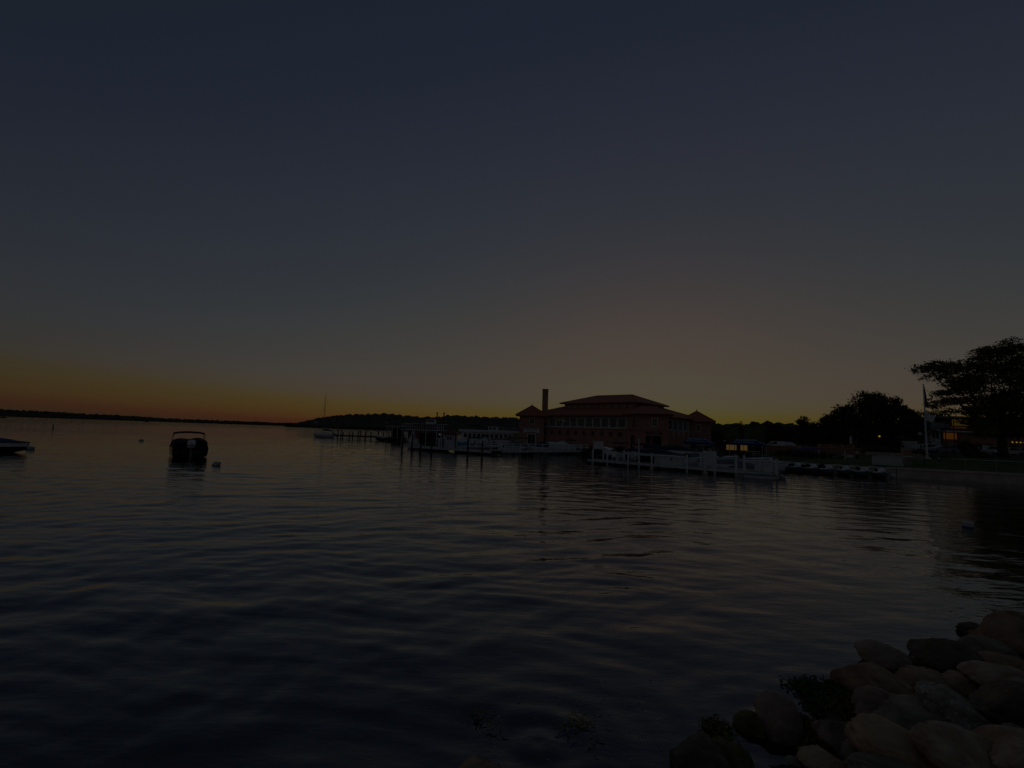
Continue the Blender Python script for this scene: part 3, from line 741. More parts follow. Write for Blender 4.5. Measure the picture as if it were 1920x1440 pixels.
# sailboat by the end of the long pier
p = W(608, 820.5)
sbt = thing('sailboat', 'white sailboat with bare mast moored at the end of the long pier', 'sailboat', (p.x, p.y, 0), R(176))
hb, st = hull_parts(5.9, 2.1, .95, .12, .4, .75, .35); hb.build('hull', 'fibre', sbt, True)
crown(st, 0, len(st) - 1, lambda s: .14).build('deck', 'fibre', sbt, True)
cb = MB().prism([(-1.6, 1.0), (1.1, 1.02), (.7, 1.38), (-1.5, 1.42)], -.62, .62).build('cabin', 'fibre', sbt)
for sx in (-.9, .1): MB().box(sx - .3, sx + .3, -.635, -.622, 1.12, 1.28).build('cabin_window', 'dglass', cb)
MB().tube([(.55, 0, 1.1), (.5, 0, 6), (.35, 0, 12.0)], [.075, .065, .035], 8).build('mast', 'greymetal', sbt)
MB().tube([(.5, 0, 1.95), (-2.2, 0, 1.75)], .06, 6).build('boom', 'greymetal', sbt)
MB().tube([(.3, 0, 2.1), (-.8, 0, 2.05), (-2.1, 0, 1.86)], [.16, .19, .09], 8).build('furled_sail', 'navy', sbt, True)
for q in ((2.75, 0, 1.0), (-2.9, 0, 1.0), (.4, 1.0, 1.0), (.4, -1.0, 1.0)):
    MB().tube([(.36, 0, 11.4), q], .012, 4).build('stay', 'greymetal', sbt)
for s in (1, -1): MB().tube([(.45, 0, 7.2), (.43, s * .7, 7.25)], .03, 5).build('spreader', 'greymetal', sbt)
fg = MB()
for k in range(9):
    z = 4.0 + .75 * k; x = .36 - (z - 11.4) / (-10.4) * -2.4
    x = .36 + (11.4 - z) / 10.4 * 2.39
    fg.add([(x, .01, z), (x + .14, .02, z - .04), (x, .01, z - .24)], [(0, 1, 2)])
fg.build('pennant', 'blackc', sbt)
MB().box(-2.6, -2.2, -.5, .5, 1.0, 1.3).build('hatch', 'navy', sbt)
# dark runabout tied to the long pier
p = W(729, 827.5)
boat('runabout', 'dark runabout with wakeboard arch tied to the long pier', (p.x, p.y, 0), R(184), 6.2, 2.2, .9, 'blackhull', None, deck='fibre', bimini=None, stripe='fibre', shield=True, arch=True, rise=.35)

# ------------------------------------------------------------------ long timber pier
a = W(628, 823); b = W(757, 828); a.z = b.z = 0
pier = thing('long_pier', 'long dark timber pier on piles reaching out towards the sailboat', 'pier', (a.x, a.y, 0))
bb = b - a; dirp = bb.normalized(); nn = Vector((-dirp.y, dirp.x, 0))
npl = 30
for i in range(npl):
    q0 = dirp * (bb.length * i / npl + .02); q1 = dirp * (bb.length * (i + 1) / npl - .02)
    MB().slab(q0, q1, 1.8, .95, 1.05).build('deck_panel', 'darkwood', pier)
for s in (-.8, .8): MB().slab(nn * s, bb + nn * s, .14, .70, .945).build('beam', 'darkwood', pier)
for px_ in (630, 636, 645, 652, 658, 668.5, 672.5, 682, 687, 697, 706, 716, 726, 736, 746, 755):
    q = W(px_, 823 + (px_ - 628) / 129 * 5) - a
    s = -.98 if int(px_) % 2 else .98
    MB().tube([(q.x, q.y + s, -1), (q.x + .05, q.y + s, 2.1 + .25 * math.sin(px_))], [.15, .12], 7).build('pile', 'pile', pier)

# ------------------------------------------------------------------ passenger boats beyond the docks
def column_row(parent, x0, x1, n, y, z0, z1, m='offwhite', r_=.05, name='deck_post'):
    for i in range(n):
        x = x0 + (x1 - x0) * i / (n - 1); MB().box(x - r_, x + r_, y - r_, y + r_, z0, z1).build(name, m, parent)
YR = 112.0
cx = D(800, 800, YR).x
rv = thing('paddle_steamer', 'two-decked white paddle steamer with two thin black funnels', 'riverboat', (cx, YR, 0), R(-4))
hb, st = hull_parts(10.4, 3.4, .8, .1, .4, .9, .6); hb.build('hull', 'fibre', rv, True)
MB().box(-4.7, 4.4, -1.55, 1.55, .82, .9).build('lower_deck', 'deckwood', rv)
cab = MB().box(-4.0, 3.6, -1.15, 1.15, .9, 2.85).build('lower_cabin', 'maroon', rv)
for i in range(12):
    x = -.4 + i * .36
    MB().box(x, x + (.26 if i not in (1, 4) else .12), -1.18, -1.155, 1.85, 2.2).build('lit_window', 'litcabin', cab)
for i in range(8): MB().box(-3.8 + i * .42, -3.54 + i * .42, -1.18, -1.155, 1.7, 2.3).build('window', 'dglass', cab)
MB().box(-5.2, 4.6, -1.75, 1.75, 2.853, 2.97).build('upper_deck', 'offwhite', rv)
column_row(rv, -4.9, 4.4, 15, -1.65, .9, 2.85)
uc_ = MB().box(-3.2, 2.6, -1.0, 1.0, 2.973, 4.25).build('upper_cabin', 'maroon', rv)
for i in range(11): MB().box(-3.0 + i * .5, -2.7 + i * .5, -1.03, -1.005, 3.3, 4.0).build('window', 'dglass', uc_)
column_row(rv, -4.6, 4.3, 22, -1.62, 2.97, 4.25)
MB().tube([(-4.7, -1.66, 3.55), (4.4, -1.66, 3.55)], .03, 4).build('deck_rail', 'offwhite', rv)
MB().box(-5.0, 4.5, -1.8, 1.8, 4.253, 4.37).build('roof_deck', 'offwhite', rv)
ph = MB().box(.0, 2.1, -.85, .85, 4.373, 5.55).build('pilot_house', 'offwhite', rv)
for i in range(3): MB().box(.2 + i * .62, .68 + i * .62, -.88, -.855, 4.85, 5.3).build('window', 'dglass', ph)
MB().box(-.15, 2.25, -1.0, 1.0, 5.553, 5.66).build('pilot_house_roof', 'maroon', rv)
for x in (2.35, 3.95): MB().lathe([(.13, 4.37), (.13, 6.75), (.17, 6.8), (.2, 7.1), (.12, 7.12)], 8, (x, 0, 0)).build('funnel', 'blackmetal', rv)
for x in (-4.7, -2.8, -2.0, 4.75): MB().tube([(x, -1.2, 4.3), (x, -1.2, 6.2)], .03, 4).build('flag_staff', 'greymetal', rv)
MB().tube([(4.9, -.6, 4.1), (6.9, -.6, 5.4)], .035, 4).build('gangway_boom', 'greymetal', rv)
pw = MB()
for k in range(8):
    t_ = k * math.pi / 4; pw.box(-5.55 + .9 * math.cos(t_) - .05, -5.55 + .9 * math.cos(t_) + .05, -1.1, 1.1, .7 + .9 * math.sin(t_) - .12, .7 + .9 * math.sin(t_) + .12)
pw.build('paddle_wheel', 'red', rv)
# covered landing stage at its stern
cx = D(743, 800, 108).x
gz_ = thing('boat_shelter', 'flat-roofed open boat shelter on the pier left of the steamer', 'shelter', (cx, 108, 0))
MB().box(-2.0, 2.0, -1.2, 1.2, .75, .95).build('deck', 'darkwood', gz_)
for x in (-1.75, -.6, .6, 1.75):
    for y in (-1.05, 1.05): MB().box(x - .06, x + .06, y - .06, y + .06, .95, 3.45).build('post', 'offwhite', gz_)
    MB().tube([(x, .9, -1), (x, .9, .75)], .12, 6).build('pile', 'pile', gz_)
MB().box(-2.2, 2.2, -1.4, 1.4, 3.453, 3.6).build('roof', 'offwhite', gz_)
MB().box(-1.3, 1.3, .95, 1.0, 1.0, 2.9).build('back_screen', 'dark', gz_)
MB().box(1.2, 1.6, -.4, .4, 3.603, 4.1).build('roof_locker', 'greymetal', gz_)
# long white tour boat
YT = 100.0; cx = D(920, 810, YT).x
tb = thing('tour_boat', 'long white single-decked tour boat with a row of square dark windows', 'tour boat', (cx, YT, 0), R(-6))
hb, st = hull_parts(13.4, 3.4, 1.15, .15, .4, .9, .62); hb.build('hull', 'fibre', tb, True)
MB().box(-6.2, 5.6, -1.45, 1.45, 1.16, 1.3).build('deck', 'offwhite', tb)
cab = MB().box(-5.9, 4.6, -1.3, 1.3, 1.3, 2.85).build('cabin', 'fibre', tb)
for i in range(11): MB().box(-5.3 + i * .92, -4.75 + i * .92, -1.34, -1.305, 1.75, 2.5).build('window', 'dglass', cab)
MB().box(-6.4, 5.9, -1.6, 1.6, 2.853, 3.35).build('roof_fascia', 'white', tb)
uc_ = MB().box(-.4, 1.4, -.9, .9, 3.353, 4.0).build('wheelhouse', 'offwhite', tb)
for i in range(2): MB().box(-.2 + i * .8, .35 + i * .8, -.93, -.905, 3.5, 3.85).build('window', 'dglass', uc_)
MB().box(-.6, 1.6, -1.1, 1.1, 4.003, 4.1).build('wheelhouse_roof', 'white', tb)
cn = MB().box(-4.6, -1.3, -1.1, 1.1, 4.0, 4.12).build('awning', 'navy', tb)
for x in (-4.4, -1.5): MB().tube([(x, -1.0, 3.35), (x, -1.0, 4.0)], .035, 5).build('awning_post', 'greymetal', tb)
column_row(tb, 1.9, 5.7, 9, -1.5, 3.353, 3.9, r_=.03, name='rail_post')
MB().tube([(1.9, -1.5, 3.9), (5.7, -1.5, 3.9)], .035, 4).build('rail', 'offwhite', tb)
for x, h in ((-5.0, 5.6), (-3.0, 6.2), (1.0, 6.4), (5.0, 5.9), (5.9, 5.2)): MB().tube([(x, 0, 3.3), (x, 0, h)], .03, 4).build('antenna', 'greymetal', tb)
# ------------------------------------------------------------------ near marina dock with its sheds and boats
P1 = W(764, 841.5); P2 = W(932, 853.5); P4 = Vector((12.0, 76.0, 0))
def plank_dock(name, label, a, b, w, z, m_deck, m_side, parent_posts=(), gap=.02, step=.9, fascia=.22):
    t = thing(name, label, 'dock', (a.x, a.y, 0)); v = Vector((b.x - a.x, b.y - a.y, 0)); d = v.normalized(); n = Vector((-d.y, d.x, 0))
    k = int(v.length / step)
    for i in range(k):
        MB().slab(d * (v.length * i / k + gap), d * (v.length * (i + 1) / k - gap), w, z - .09, z).build('deck_panel', m_deck, t)
    for s in (-1, 1): MB().slab(n * s * (w / 2 + .05), v + n * s * (w / 2 + .05), .09, z - fascia, z + .01).build('fascia', m_side, t)
    for i in range(0, k + 1, 4):
        for s in (-.45, .45):
            q = d * (v.length * i / k) + n * s * w; MB().tube([(q.x, q.y, -1.5), (q.x, q.y, z - .1)], .11, 6).build('pile', 'pile', t)
    return t, d, n, v.length
dockA, dA, nA, lA = plank_dock('fuel_dock', 'low white-edged dock with the small fuel shed, dark piles in front', P1, P2, 2.4, .58, 'deckwood', 'offwhite', fascia=.3)
dockC, dC, nC, lC = plank_dock('finger_dock', 'white-edged dock with railings running from the fuel dock to the quay', P2, P4, 1.8, .60, 'deckwood', 'offwhite')
for i in range(13):
    q = dC * (lC * (i + .4) / 13) - nC * .8
    MB().box(q.x - .07, q.x + .07, q.y - .07, q.y + .07, .6, 1.55).build('post', 'white', dockC)
q0, q1 = dC * .5 - nC * .8, dC * (lC - .5) - nC * .8
MB().tube([(q0.x, q0.y, 1.5), (q1.x, q1.y, 1.5)], .05, 5).build('rail', 'white', dockC)
MB().tube([(q0.x, q0.y, 1.1), (q1.x, q1.y, 1.1)], .035, 5).build('rail', 'white', dockC)
# dark mooring piles standing in the water before the dock
mlab = ['leftmost dark mooring pile, before the red and white sail cloth', 'dark mooring pile standing in front of the white sail cloth', 'dark mooring pile right of the red cloth',
        'dark mooring pile left of the little fuel shed', 'dark mooring pile before the turquoise covered boat', 'tall dark mooring pile right of the turquoise covered boat']
for k, (px, by, ty) in enumerate(((753.5, 846, 806), (771.5, 848, 814), (788, 849.5, 812), (808.5, 851.5, 812), (876, 858, 824), (903, 861.5, 828))):
    q = W(px, by); top = D(px + 1, ty, q.y)
    t = thing('mooring_pile', mlab[k], 'mooring pile', (q.x, q.y, 0), 0, 'dark piles before the fuel dock')
    MB().tube([(0, 0, -2), (.02, 0, top.z * .5), (.05, 0, top.z)], [.115, .105, .095], 9).build('shaft', 'pile', t)
    MB().lathe([(.105, 0), (.115, .04), (.03, .12)], 9, (.05, 0, top.z - .02)).build('cap', 'darkwood', t)
# fuel shed
q = W(844.5, 848.2); q.y += .9; q.x *= (q.y / (q.y - .9))
sh = thing('fuel_shed', 'small white wooden shed with brown hip roof on the dock', 'shed', (q.x, q.y, .585), R(-8))
MB().box(-.8, .8, -.7, .7, 0, 2.0).build('wall', 'offwhite', sh)
for i in range(9): MB().box(-.79 + i * .178, -.63 + i * .178, -.722, -.703, .02, 1.98).build('board', 'offwhite', sh)
MB().add([(-1.15, -1.05, 2.0), (1.15, -1.05, 2.0), (1.15, 1.05, 2.0), (-1.15, 1.05, 2.0), (-.3, 0, 2.5), (.3, 0, 2.5), (-1.15, -1.05, 1.92), (1.15, -1.05, 1.92), (1.15, 1.05, 1.92), (-1.15, 1.05, 1.92)],
         [(0, 1, 5, 4), (1, 2, 5), (2, 3, 4, 5), (3, 0, 4), (0, 6, 7, 1), (1, 7, 8, 2), (2, 8, 9, 3), (3, 9, 6, 0), (9, 8, 7, 6)]).build('roof', 'maroon', sh)
for x in (-.35, .05): MB().box(x, x + .22, -.745, -.725, 1.15, 1.5).build('window', 'dglass', sh)
MB().box(-.95, -.83, -1.0, -.88, 0, 1.93).build('porch_post', 'darkwood', sh)
MB().box(.83, .95, -1.0, -.88, 0, 1.93).build('porch_post', 'darkwood', sh)
# long low roof over the dock left of the shed
q = W(797, 843); q.y += 2.2
rf = thing('dock_canopy', 'long low pale roof on posts over the fuel dock', 'canopy', (D(795, 820, q.y).x, q.y, .58), R(-8))
MB().box(-3.6, 2.4, -.9, .9, 2.28, 2.36).build('roof', 'offwhite', rf)
for x in (-3.3, -1.4, .5, 2.2): MB().box(x - .05, x + .05, -.75, -.65, 0, 2.28).build('post', 'offwhite', rf)
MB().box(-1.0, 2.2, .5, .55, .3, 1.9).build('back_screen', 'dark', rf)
# white and red cloth hung at the dock end
q = W(776, 838.5); q.y += 1.5
sl = thing('sail_cloth', 'white sail cloth with a red triangle hanging at the dock end', 'sail', (D(776, 820, q.y).x, q.y, .58), R(-5))
MB().tube([(.1, 0, 0), (.12, 0, 2.3)], .05, 6).build('spar', 'greymetal', sl)
def cloth(pts, nx=8, nz=8, wav=.12):
    a_, b_, c_, d_ = [Vector(p) for p in pts]; mb = MB(); vs = []
    for i in range(nx + 1):
        for j in range(nz + 1):
            s, t = i / nx, j / nz; p = a_.lerp(b_, s).lerp(d_.lerp(c_, s), t); vs.append((p.x, p.y + wav * math.sin(s * 9 + t * 3), p.z))
    fs = [(i * (nz + 1) + j, (i + 1) * (nz + 1) + j, (i + 1) * (nz + 1) + j + 1, i * (nz + 1) + j + 1) for i in range(nx) for j in range(nz)]
    return mb.add(vs, fs)
cloth([(-1.1, 0, .25), (.75, 0, .05), (.05, 0, 2.0), (-.15, 0, 2.2)]).build('white_cloth', 'white', sl, True)
cloth([(.25, .1, .85), (1.35, .1, .75), (1.3, .1, 1.15), (.12, .1, 2.0)], wav=.08).build('red_cloth', 'red', sl, True)
# clutter on the dock: pump, chairs
for k, (px, yy) in enumerate(((821, 846.5), (827, 847))):
    q = W(px, yy); q.y += .8
    pu = thing('fuel_pump', ('white fuel pump left of the little shed' if k else 'white topped pump stand beside the dark mooring pile'), 'pump', (q.x, q.y, .585), R(-8), 'fuel pumps on the dock')
    MB().box(-.17, .17, -.14, .14, 0, 1.15).build('body', 'offwhite', pu); MB().box(-.24, .24, -.2, .2, 1.15, 1.3).build('head', 'white', pu)
    MB().tube([(.2, 0, 1.1), (.32, 0, .7), (.22, -.05, .35), (.19, 0, .8)], .025, 5).build('hose', 'rubber', pu)
# boats behind the dock (label, px, waterline y, heading, dims, options)
def put(px, yy, back, *a, **k):
    q = W(px, yy); q.y += back; q.x = D(px, 830, q.y).x
    return boat(a[0], a[1], (q.x, q.y, k.pop('z', 0)), R(a[2]), **k)
put(873, 850, 3.2, 'covered_boat', 'small boat under a bright turquoise cover beside the fuel shed', -6, L=3.0, B=1.5, H=.95, cover='turq', chump=(.45, .4))
put(905, 853, 4.0, 'covered_boat', 'open boat with red seats and red side stripe behind the dock', -4, L=4.2, B=1.7, H=.75, stripe='maroon', shield=True, deck='maroon')
put(945, 852, 4.5, 'motorboat', 'motorboat with a long maroon bimini top behind the white railings', 172, L=5.4, B=2.1, H=.8, bimini='maroon', bx=(-.3, .35), bh=1.35, shield=True)
put(967, 850, 6.5, 'motorboat', 'grey covered motorboat with maroon top close to the pavilion tower', 168, L=5.6, B=2.2, H=.9, cover='greyc', chump=(.55, .4), bimini='maroon', bx=(-.35, .3), bh=1.5)
put(1010, 850.5, 1.6, 'covered_boat', 'small boat under a royal blue cover beside the large white cruiser', 195, L=2.6, B=1.5, H=.9, cover='royal', chump=(.5, .45), motor='blackc')
put(1052, 850.5, .8, 'cabin_cruiser', 'large white cabin cruiser under a pale fitted cover', 4, L=4.6, B=2.1, H=1.15, cover='offwhite', chump=(.62, .55), rise=.1)
put(1071, 849, 4.5, 'motorboat', 'motorboat with dark bimini before the small square windows', 12, L=3.8, B=1.8, H=.85, bimini='navy', bx=(-.25, .2), bh=1.35, shield=True)
put(1102, 848, 5.5, 'motorboat', 'dark motorboat with navy bimini and outboard beside the white cabinet', 14, L=3.8, B=1.8, H=.8, hull='blackhull', bimini='navy', bx=(-.2, .2), bh=1.45, motor='blackc')
put(1100, 853, .6, 'motorboat', 'low black-hulled motorboat stern on at the railing end', 100, L=3.6, B=1.7, H=.6, hull='blackhull', cover='blackc', chump=(.25, .25), motor='blackc')
put(985, 852, 2.2, 'motorboat', 'black outboard skiff tied at the corner of the railings', 100, L=3.4, B=1.5, H=.55, hull='blackhull', motor='blackc')
put(792, 843, 4.5, 'motorboat', 'white open motorboat behind the red cloth and the mooring piles', 176, L=4.6, B=1.9, H=.85, shield=True, arch=True)
put(818, 845, 5.5, 'motorboat', 'dark hulled motorboat under the long low dock roof', 8, L=4.2, B=1.8, H=.85, hull='blackhull', cover='navy', chump=(.4, .3))
put(889, 850, 6.5, 'motorboat', 'white motorboat with a black top between the turquoise cover and the red seats', 174, L=4.4, B=1.9, H=.95, bimini='blackc', bx=(-.25, .2), bh=1.25, shield=True)
put(925, 851, 8.0, 'motorboat', 'white motorboat with slanting chrome frame left of the maroon top', 8, L=4.6, B=1.9, H=1.0, bimini='navy', bx=(-.42, -.2), bh=1.5, shield=True, arch=True)
put(1030, 849, 6.0, 'motorboat', 'dark covered motorboat half hidden behind the large white cruiser', 10, L=4.2, B=1.9, H=1.0, hull='blackhull', cover='navy', chump=(.6, .5))
for i in range(7):                                  # railing along the fuel dock
    q = dA * (lA * (.52 + .075 * i)) + nA * .95
    MB().box(q.x - .06, q.x + .06, q.y - .06, q.y + .06, .58, 1.5).build('rail_post', 'white', dockA)
q0, q1 = dA * (lA * .52) + nA * .95, dA * (lA * .97) + nA * .95
for z in (1.05, 1.46): MB().tube([(q0.x, q0.y, z), (q1.x, q1.y, z)], .035, 5).build('rail', 'white', dockA)
# white cabinet on the finger dock
q = W(1122, 853); q.y += 3.2
cbn = thing('dock_cabinet', 'white cabinet standing at the shore end of the railed dock', 'cabinet', (D(1122, 840, q.y).x, q.y, .5), R(20))
MB().box(-.68, .68, -.4, .4, 0, 1.5).build('body', 'white', cbn); MB().box(-.72, .72, -.44, .44, 1.503, 1.56).build('lid', 'white', cbn)
MB().box(-.012, .012, -.415, -.403, .1, 1.4).build('door_joint', 'greymetal', cbn)

# ------------------------------------------------------------------ white dock in front
Q1 = W(1111, 868.5); Q2 = W(1458, 897.5)
dockB, dB, nB, lB = plank_dock('white_dock', 'long white painted dock with square white posts in the foreground marina', Q1, Q2, 1.7, .44, 'deckwood', 'offwhite', fascia=.20, step=.6)
def onB(px, off=0.0):                # point on the dock under a picture column
    d = ray(px, 870); k = Vector((d.x, d.y)); a = Vector((Q1.x, Q1.y)) + Vector((nB.x, nB.y)) * off; e = Vector((dB.x, dB.y))
    den = e.x * (-k.y) + e.y * k.x; s = (a.x * k.y - a.y * k.x) / den
    return a + e * s
for px, hh, o in ((1111.5, 1.05, -.85), (1131, 1.0, .85), (1138.5, .95, -.85), (1170, 1.0, .85), (1177.5, 1.0, -.85), (1198, 1.05, -.85), (1222, 1.0, -.85), (1288, 1.0, -.85), (1314, 1.2, .85), (1322, 1.3, -.85), (1340, 1.3, -.85), (1380, 1.25, -.85), (1395.5, 1.25, -.85), (1446, 1.15, .85), (1456, 1.1, -.85)):
    p = onB(px, o); r_ = .075
    MB().box(p.x - Q1.x - r_, p.x - Q1.x + r_, p.y - Q1.y - r_, p.y - Q1.y + r_, -.4, .5 + hh).build('post', 'white', dockB)
for px in (1222, 1322, 1388):
    p = onB(px, -1.0); MB().box(p.x - Q1.x - .17, p.x - Q1.x + .17, p.y - Q1.y - .17, p.y - Q1.y + .17, -.5, .15).build('footing', 'concrete', dockB)
angB = math.atan2(dB.y, dB.x)
def onthing(name, label, cat, px, off, z=.445, rz=None, group=None):
    p = onB(px, off); return thing(name, label, cat, (p.x, p.y, z), angB if rz is None else rz, group)
t = onthing('dock_box', 'long white storage box on the white dock', 'storage box', 1256, .1)
MB().box(-1.35, 1.35, -.45, .45, 0, .74).build('body', 'offwhite', t); MB().box(-1.42, 1.42, -.5, .5, .743, .83).build('lid', 'offwhite', t)
MB().box(.3, .42, -.475, -.453, .45, .62).build('latch', 'blackmetal', t); MB().box(.42, .45, -.47, -.453, .02, .73).build('joint', 'greymetal', t)
t = onthing('notice_board', 'blank white square board on two posts at the dock edge', 'board', 1330.5, -.75)
MB().box(-.56, .56, -.04, .04, .45, 1.5).build('panel', 'white', t)
for x in (-.5, .5): MB().box(x - .05, x + .05, .045, .13, 0, 1.45).build('leg', 'white', t)
t = onthing('dock_cabinet', 'white cabinet near the jet skis end of the white dock', 'cabinet', 1432, .5)
MB().box(-.62, .62, -.35, .35, 0, .85).build('body', 'offwhite', t); MB().box(-.66, .66, -.39, .39, .853, .92).build('lid', 'offwhite', t); MB().box(-.01, .01, -.365, -.353, .08, .8).build('door_joint', 'greymetal', t)
t = onthing('hose_reel', 'round white hose reel on the white dock', 'hose reel', 1188, .2, rz=R(-35))
for y in (-.18, .18):
    pts = [(.42 * math.cos(k * math.pi / 8), y, .62 + .42 * math.sin(k * math.pi / 8)) for k in range(17)]
    MB().tube(pts, .035, 5, False).build('rim', 'offwhite', t)
    sp = MB()
    for k in range(6): sp.tube([(0, y, .62), (.42 * math.cos(k * math.pi / 3), y, .62 + .42 * math.sin(k * math.pi / 3))], .018, 4)
    sp.build('spokes', 'offwhite', t)
MB().tube([(0, -.2, .62), (0, .2, .62)], .24, 12).build('hose_drum', 'ivory', t)
for x in (-.28, .28): MB().tube([(0, -.22, .62), (x, -.22, 0)], .03, 5).build('stand_leg', 'offwhite', t)
t = onthing('deck_chair', 'small white chair on the white dock near its lake end', 'chair', 1152, .0, rz=R(-20))
MB().box(-.25, .25, -.25, .25, .38, .44).build('seat', 'white', t); MB().box(-.25, .25, .21, .26, .44, .95).build('backrest', 'white', t)
for x in (-.22, .22):
    for y in (-.22, .22): MB().box(x - .025, x + .025, y - .025, y + .025, 0, .38).build('leg', 'white', t)
t = onthing('dock_bin', 'small pale bin beside the white dock chair', 'bin', 1157.5, -.3)
MB().lathe([(.16, 0), (.2, .6), (.21, .62), (.05, .7)], 10).build('body', 'offwhite', t); MB().lathe([(.22, .0), (.22, .05)], 10, (0, 0, .63)).build('lid', 'greymetal', t)
t = onthing('mooring_pole', 'tall thin white pole beside the navy covered boats', 'pole', 1197.5, .95, z=-.3)
MB().tube([(0, 0, 0), (0, 0, 3.0)], .055, 7).build('shaft', 'white', t); MB().lathe([(.07, 0), (.07, .05), (.02, .1)], 7, (0, 0, 3.0)).build('cap', 'white', t)
# boats lying behind and along the white dock
def putB(px, off, label, dz, **k):
    p = onB(px, off); nm = k.pop('nm', 'covered_boat'); return boat(nm, label, (p.x, p.y, dz), angB + R(k.pop('turn', 0)), **k)
putB(1228, 2.6, 'speedboat under a navy cover with white gunwale behind the storage box', .55, L=6.2, B=2.1, H=.85, hull='bluehull', cover='navy', chump=(.42, .28), stripe='fibre', rise=-.05)
putB(1262, 4.9, 'second navy covered speedboat, lying beyond the first one', .75, L=6.0, B=2.1, H=1.0, cover='navy', chump=(.5, .4), rise=-.05)
putB(1290, 2.4, 'white open motorboat bow between the storage box and the notice board', .1, nm='motorboat', L=3.4, B=1.7, H=.85, shield=True)
putB(1368, 2.2, 'speedboat under a grey-blue cover behind the square posts', .10, L=5.2, B=2.1, H=.75, cover='greyc', chump=(.36, .3), rise=.0)
putB(1412, 1.9, 'low white boat with grey cover at the end of the white dock', .05, L=3.6, B=1.7, H=.5, cover='greyc', chump=(.3, .25), rise=.05)
putB(1428, -1.6, 'flat white swim raft floating off the end of the white dock', -.05, nm='swim_raft', L=2.4, B=1.1, H=.30, cover='greyc', chump=(.08, .05), rise=.05, cat='raft')
putB(1392, 3.9, 'white motorboat with black arch and dark top beyond the square posts', .25, nm='motorboat', L=5.0, B=2.1, H=.95, bimini='blackc', bx=(-.1, .12), bh=.75, shield=True, arch=False)
putB(1352, 5.6, 'white motorboat with folded frame beyond the notice board', .25, nm='motorboat', L=5.0, B=2.1, H=.95, bimini='blackc', bx=(-.3, -.1), bh=1.2, shield=True)
putB(1317, 6.4, 'pale pontoon boat with dark seats below the left blue canopy', .2, nm='pontoon_boat', L=5.6, B=2.2, H=.8, console=True)
q = W(1160, 861); 
putB(1160, 4.4, 'white motorboat with raised foredeck and small dark top beyond the deck chair', .25, nm='motorboat', L=4.6, B=2.0, H=.9, bimini='navy', bx=(-.15, .1), bh=1.25, shield=True, rise=.5, turn=170)
putB(1136, 3.4, 'dark motorboat stern with black outboard at the lake end of the white dock', .0, nm='motorboat', L=3.4, B=1.7, H=.8, hull='blackhull', motor='blackc', turn=95)

putB(1206, 4.6, 'grey covered boat with tall dark bimini left of the navy covered speedboats', .2, nm='motorboat', L=4.4, B=1.9, H=.85, cover='greyc', chump=(.35, .3), bimini='navy', bx=(-.2, .2), bh=1.3)
putB(1300, 4.6, 'small white boat under a grey cover beyond the open bow', .2, L=3.8, B=1.7, H=.8, cover='greyc', chump=(.45, .3))
putB(1330, 8.5, 'dark motorboat with chrome frame moored below the left blue canopy legs', .1, nm='motorboat', L=4.6, B=1.9, H=.8, hull='blackhull', bimini='blackc', bx=(-.4, -.2), bh=1.4, shield=True, arch=True)
putB(1425, 4.6, 'white motorboat with a folded dark top beyond the dock end cabinet', .1, nm='motorboat', L=4.2, B=1.8, H=.8, bimini='blackc', bx=(-.35, -.2), bh=.8, shield=True)
# small sailing dinghies whose masts show over the passenger boats
for px, Y, ty, lb in ((868, 112, 791, 'small sailboat whose thin mast shows left of the tour boat wheelhouse'), (887, 116, 783, 'small sailboat whose mast stands above the tour boat awning'), (921, 118, 783, 'small sailboat whose mast stands above the tour boat wheelhouse'), (778, 120, 780, 'small sailboat whose mast stands behind the steamer stern')):
    o = copy_tree(sbt); k = D(px, ty, Y).z / 12.0; o.location = (D(px, 800, Y).x, Y, 0); o.scale = (k, k, k); o.rotation_euler.z = R(170 + px % 17); o['label'] = lb; o['group'] = 'small sailboats behind the passenger boats'
# ------------------------------------------------------------------ jet skis tied in a row
def make_ski(m_body):
    t = thing('jet_ski', 'x', 'jet ski')
    hb, st = hull_parts(2.6, 1.1, .40, .14, .15, .85, .35, 10); hb.build('hull', 'greyc', t, True)
    crown(st, 0, 10, lambda s: .08).build('deck', m_body, t, True)
    MB().add([(.2, -.32, .5), (.2, .32, .5), (1.25, .1, .62), (1.25, -.1, .62), (.25, -.2, .9), (.25, .2, .9), (.6, .12, .88), (.6, -.12, .88)],
             [(0, 3, 7, 4), (1, 5, 6, 2), (3, 2, 6, 7), (4, 7, 6, 5), (0, 4, 5, 1)]).build('hood', 'fibre', t)
    MB().add([(-1.2, -.2, .5), (-1.2, .2, .5), (.2, .22, .5), (.2, -.22, .5), (-1.15, -.15, .85), (-1.15, .15, .85), (-.5, .17, .78), (-.5, -.17, .78), (.15, .15, .74), (.15, -.15, .74)],
             [(0, 3, 9, 7, 4), (1, 5, 6, 8, 2), (4, 7, 6, 5), (7, 9, 8, 6), (0, 4, 5, 1)]).build('seat', 'blackc', t)
    hb2 = MB().tube([(.22, -.38, 1.0), (.32, -.12, .98), (.32, .12, .98), (.22, .38, 1.0)], .03, 5); hb2.build('handlebar', 'blackmetal', t)
    for s in (-1, 1): MB().box(.42, .5, s * .34 - .08, s * .34 + .08, .82, .95).build('mirror', 'fibre', t)
    MB().add([(1.35, -.12, .58), (1.35, .12, .58), (.95, .2, .66), (.95, -.2, .66)], [(0, 1, 2, 3)]).build('bow_panel', 'royal', t)
    return t
ski0 = make_ski('fibre')
spx = ((1449, 881), (1476, 884.5), (1503, 886), (1532.5, 888), (1562, 890.5), (1595, 892.5), (1629, 895), (1663, 897.5))
